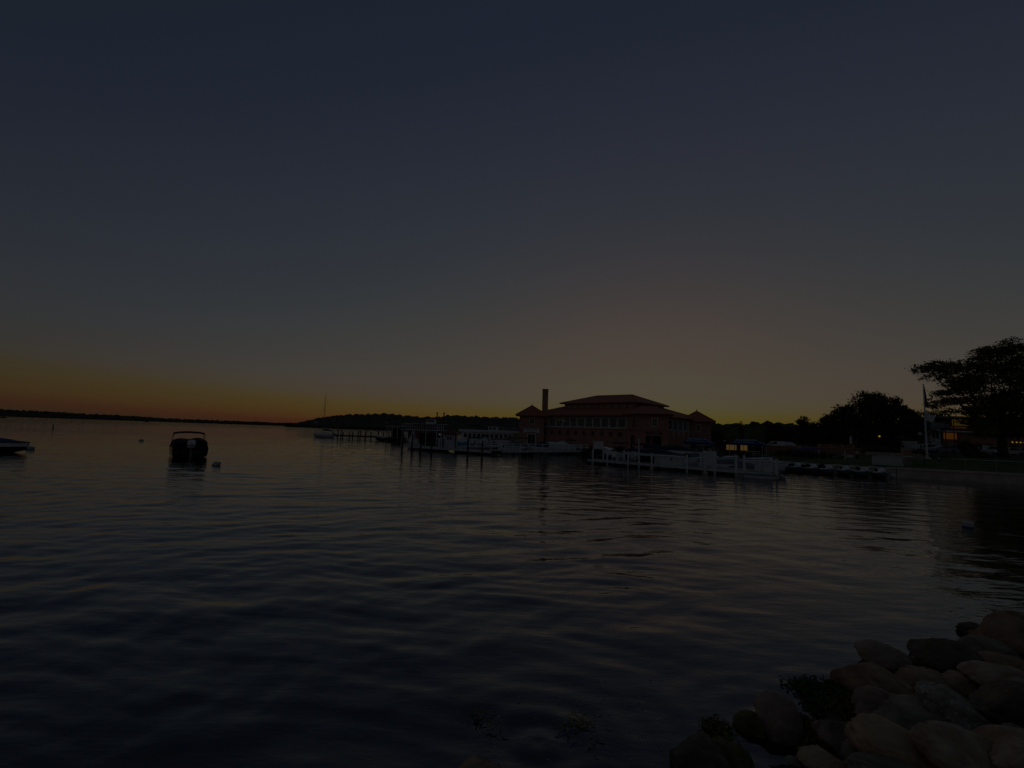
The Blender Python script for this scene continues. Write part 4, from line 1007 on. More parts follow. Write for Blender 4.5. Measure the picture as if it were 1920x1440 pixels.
names = ['jet ski nearest the white dock, first of the row', 'second jet ski in the row counting from the white dock', 'third jet ski in the row counting from the white dock', 'fourth jet ski in the row counting from the white dock',
         'fourth jet ski in the row counting from the sea wall', 'third jet ski in the row counting from the sea wall', 'second jet ski in the row counting from the sea wall', 'jet ski at the sea wall end of the row, below the ramp']
for i, (px, py) in enumerate(spx):
    o = ski0 if i == 0 else copy_tree(ski0)
    q = W(px, py); o.location = (q.x, q.y + .7, .02); o.rotation_euler = (0, 0, heading(q, (0, 0)) + R(15 + 4 * math.sin(i * 2.3)))
    o['label'] = names[i]; o['group'] = 'jet skis tied in a row'
for i, (px, py) in enumerate(((1487, 884), (1516, 886), (1546, 888.5), (1578, 890.5), (1612, 893), (1646, 895.5), (1679, 897.5))):
    q = W(px, py); t = thing('fender', ['white ball fender beside the second jet ski from the white dock', 'white ball fender beside the third jet ski from the white dock', 'white ball fender in the middle of the jet ski row', 'white ball fender beside the fourth jet ski from the sea wall', 'white ball fender beside the third jet ski from the sea wall', 'white ball fender beside the second jet ski from the sea wall', 'white ball fender beside the last jet ski at the sea wall'][i], 'fender', (q.x, q.y + .3, .22), 0, 'ball fenders between the jet skis')
    MB().lathe([(.03, -.2), (.13, -.15), (.19, 0), (.15, .12), (.05, .2)], 10).build('ball', 'fibre', t, True); MB().tube([(0, 0, .18), (.02, .25, .32), (0, .6, .2)], .012, 4).build('rope', 'blackmetal', t)
# floating dock behind the skis
a = W(1440, 880); b = W(1668, 893.5); a.y += 2.6; b.y += 2.6
plank_dock('floating_dock', 'narrow grey floating dock behind the row of jet skis', a, b, 1.0, .28, 'deckwood', 'darkwood')
q = W(1683, 894.5)
t = boat('paddle_board', 'pale paddle board floating beside the last jet ski', (q.x, q.y, -.02), R(-12), L=2.0, B=.8, H=.14, cover='fibre', chump=(.04, .04), rise=.04, cat='board', draft=.06)
# ------------------------------------------------------------------ buoys and small things on the lake
def buoy(label, px, py, s, tilt, rz):
    q = W(px, py); t = thing('mooring_buoy', label, 'buoy', (q.x, q.y, .06 * s), rz, 'white mooring buoys'); t.rotation_euler = (0, tilt, rz)
    MB().lathe([(.05, -.45 * s), (.24 * s, -.35 * s), (.30 * s, -.1 * s), (.29 * s, .05 * s), (.16 * s, .32 * s), (.07 * s, .42 * s), (.02, .45 * s)], 14).build('float', 'buoy', t, True)
    MB().tube([(0, 0, .40 * s), (.05 * s, 0, .5 * s), (0, .0, .56 * s), (-.05 * s, 0, .5 * s), (0, 0, .40 * s)], .02, 5).build('ring', 'greymetal', t)
    MB().lathe([(.302 * s, -.07 * s), (.304 * s, -.03 * s), (.302 * s, .01 * s)], 14).build('band', 'blackmetal', t)
buoy('tilted mooring buoy floating just right of the black covered motorboat', 406, 873, .80, R(65), R(-20))
buoy('mooring buoy at the bow of the blue covered speedboat', 57, 843, .95, R(70), R(-10))
buoy('small distant mooring buoy alone between the two moored boats', 265, 827, .85, R(75), R(-15))
q = W(1815, 989)
t = thing('drum_buoy', 'white drum buoy with a dark band floating before the sea wall', 'buoy', (q.x, q.y, 0)); t.rotation_euler = (R(4), R(-3), 0)
MB().lathe([(.04, -.2), (.165, -.18), (.172, -.14), (.172, .17), (.158, .21), (.04, .225)], 18).build('drum', 'buoy', t, True)
MB().lathe([(.174, -.02), (.176, -.01), (.176, .05), (.174, .06)], 18).build('band', 'buoyblue', t, True)
q = W(99, 805); t = thing('channel_marker', 'thin dark marker post standing far out in the lake', 'marker', (q.x, q.y, 0))
MB().tube([(0, 0, -1), (.02, 0, 1.0), (.06, 0, 1.25)], [.15, .13, .09], 8).build('shaft', 'blackmetal', t); MB().lathe([(.16, 0), (.16, .2), (.13, .24)], 8, (.02, 0, .75)).build('band', 'offwhite', t)
for px, py, lb in ((275, 791.5, 'tiny distant boat on the lake before the far shore'), (6, 783.6, 'tiny distant boat near the left end of the far shore')):
    q = W(px, py); boat('distant_boat', lb, (q.x, q.y, 0), R(10), L=6.5, B=2.2, H=.9, hull='blackhull', cover='blackc', chump=(.7, .3), group='tiny boats far out')

# houses on the wooded hill
for k, (px, py, s) in enumerate(((581, 798.5, 1.0), (590, 797, 1.25), (596, 796.5, 1.0), (593, 791.5, .8))):
    q = D(px, py, 905 - k * 4)
    t = thing('hillside_house', ['small grey house nearest the water on the wooded hill', 'widest pale house at the foot of the wooded hill', 'pale house right behind the sailboat mast', 'small pale house higher up the wooded hill'][k], 'house', (q.x, q.y, q.z - 3.5 * s), R(8 * k - 10), 'houses at the foot of the wooded hill')
    MB().box(-4.5 * s, 4.5 * s, -3 * s, 3 * s, 0, 4.5 * s).build('wall', 'offwhite', t)
    MB().prism([(-5 * s, 4.4 * s), (5 * s, 4.4 * s), (0, 7.2 * s)], -3.4 * s, 3.4 * s).build('roof', 'greymetal', t)
    for x in (-2.5, 0, 2.5): MB().box((x - .6) * s, (x + .6) * s, -3.06 * s, -3.02 * s, 1.5 * s, 3.2 * s).build('window', 'dglass', t)
for k, (px, py) in enumerate(((625, 789.5), (724, 792.5))):
    q = D(px, py, 700); t = thing('lake_lamp', ('pale lamp globe before the woods right of the sailboat', 'pale lamp globe before the woods above the dark runabout')[k], 'lamp', (D(px, 805, 118).x, 118, 0), 0, 'tall pier lamps')
    zt = D(px, py, 118).z
    MB().tube([(0, 0, -.5), (0, 0, zt - .2)], .05, 6).build('post', 'blackmetal', t); MB().lathe([(.05, -.22), (.2, -.1), (.22, .05), (.12, .2), (.03, .24)], 8, (0, 0, zt)).build('globe', 'globe', t, True)

# ------------------------------------------------------------------ trees
def leaves(g, centres, radii, n, size, flat=.45, aspect=2.4, tiltmax=.7):
    """leaf-spray quads spread through ellipsoid clumps"""
    vol = np.prod(radii, 1) ** .75; k = g.choice(len(centres), n, p=vol / vol.sum())
    d = g.standard_normal((n, 3)); d /= np.linalg.norm(d, axis=1, keepdims=True); rad = g.uniform(.2, 1.0, n) ** .6 + g.exponential(.15, n)
    c = centres[k] + d * rad[:, None] * radii[k]
    a = g.uniform(0, 2 * np.pi, n); ti = g.normal(0, tiltmax, n)
    ax = np.stack([np.cos(a) * np.cos(ti), np.sin(a) * np.cos(ti), np.sin(ti)], -1)
    up = g.standard_normal((n, 3)) * flat + np.array([0, 0, 1.0]); b = np.cross(ax, up); b /= np.linalg.norm(b, axis=1, keepdims=True)
    s = size * g.uniform(.5, 1.4, n)[:, None]; w = s / aspect
    q = np.stack([c - ax * s, c - b * w * .9, c + ax * s, c + b * w * .9], 1)
    return q.reshape(-1, 3), np.arange(n * 4).reshape(-1, 4)
def trunk(t, h, r0, limbs, g, m='bark', lean=(0, 0)):
    mb = MB(); top = Vector((lean[0], lean[1], h))
    pts = [Vector((0, 0, -.3)), Vector((0, 0, h * .12)), Vector((lean[0] * .3, lean[1] * .3, h * .5)), top]
    mb.tube(pts, [r0 * 1.5, r0, r0 * .75, r0 * .35], 9)
    o = mb.build('trunk', m, t, True)
    lb = MB()
    for e, zs in limbs:
        e = Vector(e); s = Vector((lean[0] * zs / h, lean[1] * zs / h, zs)); mid = s.lerp(e, .5) + Vector((g.normal(0, .3), g.normal(0, .3), -.12 * (e - s).length * .5))
        L = (e - s).length; r = r0 * .40 * min(1, L / (h * .5) + .3)
        lb.tube([s, s.lerp(mid, .5) + Vector((0, 0, .1)), mid, e], [r, r * .75, r * .5, r * .12], 6)
    if limbs: lb.build('limbs', m, o, True)
def tree(label, px, Y, top, hw, m='leaf2', seed=1, n=3600, size=.42, base=None, trunk_r=.3, clumps=16, squash=.8, group='trees beyond the lawn', name='broadleaf_tree', low=.16):
    g = np.random.default_rng(seed); p = G(px, Y); T = D(px, top, Y)
    h = T.z - p.z; r = hw / F_PX * Y
    t = thing(name, label, 'tree', (p.x, p.y, p.z), 0, group)
    cs, rs = [], []
    for k in range(clumps):
        a = g.uniform(0, 6.283); u = g.uniform(0, 1) ** .6; z = g.uniform(low, .86); prof = math.sin(math.pi * min(1, (z - low * .6) / (1 - low * .6)) ** .8) ** .6
        cs.append((math.cos(a) * r * .72 * u * prof, math.sin(a) * r * .72 * u * prof, h * z)); q = g.uniform(.18, .36)
        rs.append((r * q, r * q, r * q * squash))
    cs.append((0, 0, h * .5)); rs.append((r * .48, r * .48, h * .24)); cs.append((g.normal(0, r * .1), 0, h * .9 - .02 * h)); rs.append((r * .3, r * .3, h * .1))
    v, f = leaves(g, np.array(cs), np.array(rs), n, size)
    npmesh('crown', v, f, m, t)
    trunk(t, h * .75, trunk_r, [(c, h * .25 + .2 * c[2]) for c in cs[:7]], g)
    return t
TREES = [(1505, 125, 779, 21, 11, 1500, 'small round tree standing alone right of the purple canopy'), (1556, 112, 776, 32, 12, 3000, 'spreading dark tree at the left edge of the tall dark grove'),
         (1590, 106, 758, 38, 13, 4200, 'broad dark tree, second from the left in the grove'), (1640, 101, 733, 50, 14, 6000, 'tallest dark tree of the grove behind the parked cars'),
         (1678, 99, 741, 27, 15, 3000, 'slim dark tree right of the tallest one in the grove'), (1712, 116, 766, 36, 16, 3200, 'dark tree behind the flagpole'),
         (1752, 130, 769, 36, 17, 3000, 'dark tree left of the lit restaurant'), (1450, 150, 793, 20, 18, 1300, 'low far tree behind the white van'), (1474, 138, 800, 20, 19, 1300, 'low tree left of the lone round tree'),
         (1532, 128, 792, 26, 20, 1800, 'low tree between the lone round tree and the grove'), (1391, 210, 789, 7, 21, 500, 'tiny upright far tree on the skyline above the right blue canopy'), (1345, 170, 803, 22, 22, 1200, 'low dark tree beside the right tower of the pavilion'),
         (1438, 190, 787, 9, 23, 500, 'tiny round far tree on the skyline right of the blue canopies')]
for px, Y, top, hw, sd, n, lb in TREES: tree(lb, px, Y, top, hw * 1.08, 'leaf2', sd, int(n * 1.9), .34, trunk_r=.28, clumps=34, low=.10)
# the honey locust leaning over the lawn
p = G(1877, 75); lt = thing('locust_tree', 'large lacy locust tree spreading over the lawn and the flagpole', 'tree', (p.x, p.y, p.z))
g = np.random.default_rng(5)
CL = [(1738, 692, 24, 11), (1765, 690, 28, 13), (1795, 693, 30, 15), (1762, 708, 26, 9), (1790, 716, 26, 9), (1830, 690, 32, 18), (1850, 672, 28, 12), (1845, 657, 12, 5), (1880, 662, 30, 11), (1905, 655, 30, 9), (1912, 675, 38, 14),
      (1878, 690, 40, 16), (1850, 712, 40, 15), (1815, 728, 26, 8), (1905, 712, 46, 20), (1955, 690, 50, 24), (1960, 730, 50, 26), (1870, 738, 40, 16), (1835, 750, 32, 10), (1795, 752, 28, 7), (1765, 757, 22, 6), (1748, 762, 14, 5),
      (1775, 772, 20, 7), (1905, 755, 46, 20), (1850, 772, 30, 12), (1890, 785, 40, 16), (1860, 800, 30, 12), (1925, 800, 40, 16), (1990, 770, 50, 26), (2010, 700, 40, 20), (1885, 815, 30, 8), (1845, 815, 22, 7), (1930, 700, 40, 18), (1940, 770, 40, 18), (1822, 768, 26, 10), (1830, 790, 24, 10), (1870, 760, 36, 14), (1800, 735, 26, 9), (1900, 800, 36, 12), (1815, 712, 34, 12), (1865, 655, 26, 9), (1895, 645, 22, 7), (1760, 740, 20, 7)]
cs, rs, ends = [], [], []
for x, y, rx, ry in CL:
    for rep in range(4):
        Y = 75 + g.normal(0, 3.6); q = D(x + g.normal(0, rx * .45), y + g.normal(0, ry * .35), Y) - p; k = Y / F_PX
        cs.append((q.x, q.y, q.z)); rs.append((rx * k * .62, rx * k * .7, ry * k * .72))
    ends.append(cs[-1])
v, f = leaves(g, np.array(cs), np.array(rs), 50000, .27, .5, 2.6, .4)
npmesh('crown', v, f, 'leaf3', lt)
trunk(lt, 7.5, .62, [(e, 2.6 + 3.5 * g.random()) for e in ends[::3]], g, 'bark', (-.3, 0))
# shrubs and hedge on the lawn
def shrub(label, px, Y, w, h, seed, m='leaf2', n=700, group='shrubs on the lawn', name='shrub'):
    g = np.random.default_rng(seed); q = G(px, Y); t = thing(name, label, 'shrub', q, 0, group)
    cs = np.array([(g.uniform(-w / 2, w / 2), g.uniform(-.5, .5), g.uniform(.25, .7) * h) for _ in range(7)]); rs = np.array([(w * .28, .55, h * .35)] * 7)
    v, f = leaves(g, cs, rs, n, .16, .8, 1.8, .8); npmesh('foliage', v, f, m, t)
    st = MB()
    for k in range(4): st.tube([(0, 0, -.1), (g.uniform(-w / 3, w / 3), 0, h * .5)], .03, 5)
    st.build('stems', 'bark', t); return t
shrub('dark conical shrub on the lawn left of the locust trunk', 1816, 73, 1.9, 2.3, 31, n=1100)
shrub('low dark shrub behind the flagpole foot', 1748, 62, 3.0, .38, 32)
shrub('low shrub between the conical shrub and the locust trunk', 1843, 72, 2.0, .5, 33)
shrub('dark flower bed shrub beside the top of the path', 1712, 68, 2.4, 1.1, 34)
shrub('rounded dark shrub bed behind the path, below the yellow lamp', 1660, 80, 7.0, 1.0, 35, n=1800)
shrub('long clipped dark hedge above the jet skis', 1530, 57.5, 8.5, .8, 36, n=2200, name='hedge')
shrub('dark shrubs at the foot of the tall grove', 1600, 84, 8.0, 1.6, 37, n=1800)
shrub('dark bushes below the right tower of the pavilion', 1352, 80, 4.0, 2.6, 38, n=1200)
shrub('thin bushes beside the white van', 1428, 72, 2.6, 1.5, 39)
for k, (px, lb) in enumerate(((1600, 'pale slender trunk left of the statue in front of the grove'), (1606, 'pale slender trunk right of the statue in front of the grove'))):
    q = G(px, 92); t = thing('slender_tree', lb, 'tree', q, 0, 'slender pale trunked trees')
    MB().tube([(0, 0, -.2), (.15 - k * .3, 0, 1.6), (-.25 + .5 * k, 0, 3.4)], [.09, .07, .03], 6).build('trunk', 'palebark', t, True)
    gg = np.random.default_rng(90 + k); v, f = leaves(gg, np.array([(0, 0, 3.6), (.4, .2, 3.2)]), np.array([(1.0, 1.0, .7)] * 2), 260, .2); npmesh('crown', v, f, 'leaf2', t)

# ------------------------------------------------------------------ flagpole, lamps, statue
q = G(1735.5, 60.5); t = thing('flagpole', 'tall pale flagpole on the lawn with two hanging flags', 'flagpole', q)
zt = D(1729, 722, 60.5).z - q.z
MB().tube([(0, 0, 0), (0, 0, zt)], [.13, .06], 10).build('pole', 'offwhite', t); MB().lathe([(.03, -.1), (.1, 0), (.03, .1)], 8, (0, 0, zt + .08)).build('ball', 'chrome', t, True)
MB().lathe([(.4, 0), (.4, .12), (.18, .25), (.14, .3)], 10).build('base', 'concrete', t)
cloth([(.08, 0, zt - 2.9), (.48, .05, zt - 2.7), (.12, 0, zt - .2), (.08, 0, zt - .2)], 6, 8, .05).build('dark_flag', 'maroon', t, True)
cloth([(.08, 0, zt - 4.4), (1.0, .1, zt - 4.75), (1.3, .1, zt - 3.9), (.08, 0, zt - 3.4)], 8, 6, .1).build('pale_flag', 'flag', t, True)
def lamp_post(label, px, Y, ty, two=False, arm=False, m='globe', r=.2, shaft='blackmetal'):
    q = G(px, Y); t = thing('street_lamp', label, 'street lamp', q, 0, 'lamp posts'); h = D(px, ty, Y).z - q.z
    MB().tube([(0, 0, 0), (0, 0, h * .12), (0, 0, h - r)], [.12, .07, .05], 8).build('post', shaft, t)
    MB().lathe([(.2, 0), (.2, .15), (.1, .35)], 8).build('base', shaft, t)
    if arm: MB().box(-.45, .12, -.12, .12, h - .12, h).build('lamp_head', 'greymetal', t)
    else: MB().lathe([(.06, -r), (r * .9, -r * .4), (r, .1 * r), (r * .6, .8 * r), (.03, r * 1.1)], 10, (0, 0, h)).build('globe', m, t, True)
lamp_post('lamp post with a pale globe left of the flagpole', 1724.5, 66, 814, r=.25)
lamp_post('dark lamp post before the white windowed end of the restaurant', 1772, 68, 791, arm=True)
lamp_post('taller dark lamp post before the orange lit wall', 1788, 66, 781, arm=True)
lamp_post('lamp post with a glowing yellow globe under the dark grove', 1648, 86, 818, m='bulb', r=.16)
lamp_post('short garden lamp with pale globe beside the path', 1605, 58, 849.5, r=.18)
lamp_post('lamp post with dim pinkish globe beside the right blue canopy', 1358.5, 70, 827, r=.16)
lamp_post('thin lamp post left of the white van', 1447, 84, 831, r=.22)
lamp_post('lamp standing on the lawn edge, left of the long hedge', 1757, 55, 860, r=.14)
q = G(1594.5, 90); t = thing('statue', 'small white robed statue on a pedestal before the dark grove', 'statue', q)
MB().lathe([(.38, 0), (.38, .15), (.28, .22), (.26, 1.0), (.34, 1.08), (.34, 1.18)], 12).build('pedestal', 'stone', t)
MB().lathe([(.26, 1.18), (.24, 1.5), (.16, 1.95), (.2, 2.2), (.21, 2.35), (.09, 2.48), (.07, 2.52), (.11, 2.62), (.10, 2.72), (.03, 2.8)], 12).build('figure', 'white', t, True)

# ------------------------------------------------------------------ blue canopies, kiosk, beach things
def canopy(label, px, Y, w, ty, ey, text, rz, name='pop_up_canopy', m_shade='royal', m_lit='bluelit', tx=None):
    q = G(px, Y); t = thing(name, label, 'canopy', q, rz); zt = D(px, ty, Y).z - q.z; ze = D(px, ey, Y).z - q.z; h = w / 2
    for k, (a, b) in enumerate((((-h, -h), (h, -h)), ((h, -h), (h, h)), ((h, h), (-h, h)), ((-h, h), (-h, -h)))):
        MB().add([(*a, ze), (*b, ze), (b[0] * .25, b[1] * .04, zt), (a[0] * .25, a[1] * .04, zt), (*a, ze - .22), (*b, ze - .22)], [(0, 1, 2, 3), (4, 5, 1, 0)]).build('roof_panel', m_shade if k in (0, 3) else m_lit, t)  # darker blue on shaded sides, brighter on sky-lit ones: light put into the colour
    for x in (-h + .06, h - .06):
        for y in (-h + .06, h - .06): MB().tube([(x, y, 0), (x, y, ze)], .035, 6).build('leg', 'offwhite', t)
    if text:
        sl_ = math.atan2(zt - ze, h * .96); c = .42
        o = t
        for k, (s, sz) in enumerate(text):
            f_ = .62 - k * .42; y = -h * (1 - f_ * .96) - .02; z = ze + (zt - ze) * f_ + .03
            lettering(s, sz, 'wtext', t, (tx or -.2, y, z), (sl_, 0, 0))
    return t
canopy('left blue pop-up canopy with white lettering below the pavilion', 1311, 64, 3.3, 820.5, 829.5, [("ELMER'S", .62), ('BOAT RENTAL', .34)], R(-34))
canopy('right blue pop-up canopy with white lettering over the lit kiosk', 1402, 63, 3.9, 822.5, 831.5, [("ELMER'S", .68), ('BOAT RENTAL', .38)], R(-34))
q = G(1382, 67); t = thing('ticket_kiosk', 'small timber kiosk with glowing yellow windows under the right blue canopy', 'kiosk', q, R(-18))
MB().box(-1.7, 1.7, -.9, .9, 0, 1.75).build('wall', 'darkwood', t); MB().box(-1.85, 1.85, -1.05, 1.05, 1.753, 1.85).build('roof', 'darkwood', t)
for x, w_ in ((-1.5, .32), (-1.15, .3), (-.82, .3), (-.48, .25), (.28, .36), (.7, .42)): MB().box(x, x + w_, -.93, -.905, .75, 1.45).build('lit_window', 'litwin', t)
MB().box(-1.75, 1.75, -1.2, -.93, .6, .66).build('counter', 'deckwood', t)
q = G(1410, 62); t = thing('cafe_table', 'pale table with benches under the right end of the blue canopy', 'table', q, R(-10))
MB().box(-.8, .8, -.4, .4, .70, .76).build('top', 'offwhite', t)
for s in (-1, 1): MB().box(-.8, .8, s * .75 - .14, s * .75 + .14, .40, .45).build('bench', 'offwhite', t)
for x in (-.6, .6): MB().box(x - .04, x + .04, -.8, .8, .0, .70).build('leg', 'greymetal', t)
q = G(1307, 66); t = thing('rental_counter', 'pale counter with a dark opening under the left blue canopy', 'counter', q, R(-30))
MB().box(-1.4, 1.4, -.4, .4, 0, 1.0).build('body', 'deckwood', t); MB().box(-1.5, 1.5, -.5, .5, 1.003, 1.07).build('top', 'offwhite', t); MB().box(-.9, -.2, .35, .4, 1.07, 1.75).build('back_screen', 'dark', t)
canopy('purple pop-up tent on the beach left of the hedge', 1513, 66, 2.6, 837.5, 841.5, None, R(-20), m_shade='purple', m_lit='purple')
q = G(1512, 69); t = thing('beach_wall', 'long low salmon coloured wall behind the purple tent', 'wall', q, R(-18))
MB().box(-5.5, 6.5, -.12, .12, 0, .9).build('face', 'pinkwall', t); MB().box(-5.6, 6.6, -.18, .18, .903, 1.0).build('cap', 'sand', t)
q = G(1566, 74); t = thing('brick_screen', 'red-brown brick screen wall right of the purple tent', 'wall', q, R(-22))
MB().box(-2.2, 2.2, -.15, .15, 0, 1.15).build('face', 'pinkwall', t); MB().box(-2.3, 2.3, -.2, .2, 1.153, 1.25).build('cap', 'brick2', t)
for x in (-2.2, -.7, .8, 2.2): MB().box(x - .2, x + .2, -.22, .22, 0, 1.3).build('pier', 'brick', t)
# beach fence
t = thing('beach_fence', 'thin dark post and rail fence along the beach above the jet skis', 'fence', G(1475, 58))
o_ = t.location.copy(); prev = None
for i in range(9):
    q = G(1470 + i * 16, 58.5 - i * .35) - o_; MB().box(q.x - .035, q.x + .035, q.y - .035, q.y + .035, q.z - .1, q.z + 1.0).build('post', 'offwhite' if i % 3 == 1 else 'greymetal', t)
    if prev is not None: MB().tube([(prev.x, prev.y, prev.z + .95), (q.x, q.y, q.z + .95)], .02, 4).build('rail', 'greymetal', t)
    prev = q
# retaining wall at the head of the path, bollards along the sea wall
t = thing('retaining_wall', 'low pale retaining wall along the promenade above the path', 'wall', G(1660, 68)); o_ = t.location.copy(); prev = None
for i in range(13):
    q = G(1622 + i * 8.5, 70 - .35 * i + .4 * math.sin(i)) - o_
    if prev is not None: MB().slab(prev, q, .4, min(prev.z, q.z) - .1, max(prev.z, q.z) + .42).build('block', 'stone', t)
    prev = q
t2 = thing('brick_pier', 'square brick gate pier at the head of the path', 'pier', G(1697, 62), R(-30))
MB().box(-.45, .45, -.45, .45, -.1, 1.0).build('shaft', 'brick', t2); MB().box(-.52, .52, -.52, .52, 1.003, 1.12).build('cap', 'stone', t2)
for k, (px, ty) in enumerate(((1755, 866), (1806, 863), (1863, 862), (1906, 864))):
    q = G(px, 44.0 - (px - 1755) * .008); t = thing('bollard', ['slim pale post on the sea wall nearest the path', 'second slim pale post along the sea wall from the path', 'third slim pale post along the sea wall from the path', 'slim pale post on the sea wall at the picture edge'][k], 'post', q, 0, 'slim posts along the sea wall')
    h = D(px, ty, q.y).z - q.z
    MB().tube([(0, 0, -.1), (0, 0, h)], .05, 7).build('shaft', 'greymetal', t); MB().lathe([(.06, 0), (.06, .04), (.02, .07)], 7, (0, 0, h)).build('cap', 'greymetal', t)
q = G(1698, 49); t = thing('litter_bin', 'pale square litter bin beside the path', 'bin', q, R(-25))
MB().box(-.3, .3, -.3, .3, 0, .8).build('body', 'deckwood', t); MB().box(-.35, .35, -.35, .35, .803, .9).build('lid', 'offwhite', t)
q = G(1712, 50.5); t = thing('park_bench', 'grey park bench on the lawn facing the lake', 'bench', q, R(-30))
MB().box(-.9, .9, -.25, .2, .42, .47).build('seat', 'deckwood', t); MB().box(-.9, .9, .2, .26, .5, .95).build('backrest', 'deckwood', t)
for x in (-.75, .75): MB().box(x - .04, x + .04, -.22, .24, 0, .42).build('leg', 'blackmetal', t)
# ------------------------------------------------------------------ vehicles in the car park
def car_mesh(kind, paint):
    t = thing('parked_car', 'x', 'car')
    if kind == 'suv': pr = [(-2.2, .35), (-2.2, .95), (-2.1, 1.05), (-1.9, 1.68), (.35, 1.70), (1.05, 1.12), (2.1, .98), (2.22, .6), (2.2, .35)]; wn_ = [(-1.85, 1.1), (-1.72, 1.58), (.28, 1.60), (.88, 1.12)]
    elif kind == 'van': pr = [(-2.6, .35), (-2.6, 2.1), (-2.5, 2.2), (1.1, 2.2), (1.9, 1.3), (2.5, 1.15), (2.55, .6), (2.5, .35)]; wn_ = [(.5, 1.35), (.5, 1.95), (1.05, 1.95), (1.6, 1.35)]
    else: pr = [(-2.25, .32), (-2.25, .85), (-1.9, .98), (-1.45, 1.02), (-.75, 1.45), (.35, 1.46), (1.15, 1.0), (2.1, .86), (2.28, .55), (2.2, .32)]; wn_ = [(-1.3, 1.02), (-.72, 1.38), (.32, 1.39), (.95, 1.02)]
    w = .92
    bd = MB().prism(pr, -w, w).build('body', paint, t)
    for s in (-1, 1):
        y0, y1 = (s * w, s * (w + .012)); MB().prism(wn_, min(y0, y1) - .001 * (s < 0), max(y0, y1) + .001 * (s > 0)).build('side_window', 'dglass', bd)
    i = {'suv': 4, 'van': 3, 'sedan': 5}[kind]; a, b = pr[i], pr[i + 1]; n = Vector((b[1] - a[1], 0, -(b[0] - a[0]))).normalized() * -.012
    A_ = [a[0] + (b[0] - a[0]) * .1, a[1] + (b[1] - a[1]) * .1]; B_ = [a[0] + (b[0] - a[0]) * .9, a[1] + (b[1] - a[1]) * .9]
    MB().add([(A_[0] + .02, -w * .85, A_[1] + .02), (A_[0] + .02, w * .85, A_[1] + .02), (B_[0] + .02, w * .9, B_[1] + .02), (B_[0] + .02, -w * .9, B_[1] + .02)], [(0, 1, 2, 3)]).build('windscreen', 'dglass', bd)
    rx = pr[0][0]
    rear = {'suv': (1.1, 1.55, -1.95), 'van': (1.3, 1.9, -2.62), 'sedan': (1.05, 1.35, -1.15)}[kind]
    MB().box(rx - .03 if kind != 'sedan' else -1.2, rx - .005 if kind != 'sedan' else -1.15, -w * .8, w * .8, rear[0], rear[1]).build('rear_window', 'dglass', bd) if kind == 'van' else None
    for x in (-1.4, 1.38):
        for s in (-1, 1):
            wl = MB().tube([(x, s * .72, .34), (x, s * .95, .34)], .34, 14).build('wheel', 'rubber', t)
            MB().tube([(x, s * .951, .34), (x, s * .965, .34)], .2, 10).build('rim', 'greymetal', wl)
    fx = pr[-2][0]
    for s in (-1, 1):
        MB().box(fx - .12, fx + .012, s * .66 - .18, s * .66 + .18, .66, .82).build('headlight', 'globe', t)
        MB().box(rx - .015, rx + .05, s * .72 - .14, s * .72 + .14, .72, .95).build('tail_light', 'red', t)
    for s in (-1, 1): MB().box(.62, .8, s * 1.0 - .08, s * 1.0 + .08, 1.02, 1.16).build('mirror', paint, t)
    return t
M['silver'] = mat('silver_paint', (.50, .52, .55), .3, .05, 1, metal=.3)
M['cwhite'] = mat('car_white', (.78, .79, .80), .25, .04, 1)
M['cblue'] = mat('car_bluegrey', (.26, .32, .42), .25, .05, 1, metal=.2)
M['cblack'] = mat('car_black', (.03, .035, .04), .2, .1, 1)
CARS = [('suv', 'cwhite', 1731, 98, 168, 'white sport utility car parked directly behind the flagpole'), ('sedan', 'cblue', 1764, 94, 172, 'blue-grey saloon car parked between the flagpole and the two dark lamp posts'),
        ('suv', 'cwhite', 1791, 97, 105, 'white sport utility car seen end on below the orange lit wall'), ('sedan', 'silver', 1826, 99, 100, 'silver saloon parked behind the conical shrub'),
        ('suv', 'cwhite', 1851, 95, 165, 'white sport utility car parked just left of the locust trunk'), ('sedan', 'silver', 1889, 92, 170, 'silver saloon car parked just right of the locust trunk'),
        ('suv', 'cblack', 1915, 98, 175, 'dark car at the picture edge behind the locust tree'), ('van', 'cwhite', 1688, 104, 170, 'white van parked under the tall dark grove'), ('sedan', 'cwhite', 1668, 100, 20, 'white saloon parked left of the van under the grove'),
        ('sedan', 'silver', 1645, 103, 12, 'silver saloon parked below the glowing yellow lamp'), ('suv', 'silver', 1712, 107, 100, 'silver sport utility car between the white van and the flagpole'), ('sedan', 'cwhite', 1747, 108, 170, 'white saloon in the second row behind the blue-grey saloon'),
        ('suv', 'cwhite', 1453, 104, 98, 'white sport utility car end on beside the beach, left of the purple tent'), ('sedan', 'silver', 1473, 106, 100, 'silver saloon end on just left of the purple tent')]
protos = {}
for kind, paint, px, Y, rz, lb in CARS:
    key = (kind, paint)
    o = copy_tree(protos[key]) if key in protos else car_mesh(kind, paint)
    protos.setdefault(key, o)
    q = G(px, Y); o.location = (q.x, q.y, q.z + .06); o.rotation_euler = (0, 0, R(rz)); o['label'] = lb; o['group'] = 'cars parked in the car park'
    if px == 1791: lit_car = o
q = G(1803.5, 93); t = thing('traffic_signal', 'glowing amber and red signal lamps on a short post by the car park', 'signal', q)
MB().tube([(0, 0, 0), (0, 0, 1.1)], .05, 6).build('post', 'blackmetal', t); MB().box(-.2, .2, -.12, .12, 1.1, 2.2).build('housing', 'blackmetal', t)
for z, m_ in ((1.95, 'litcabin'), (1.62, 'amber'), (1.3, 'redlamp')): MB().lathe([(.17, 0), (.15, .04), (.05, .08)], 10).build('lens', m_, t, True, (0, -.125, z), 0).rotation_euler = (R(90), 0, 0)

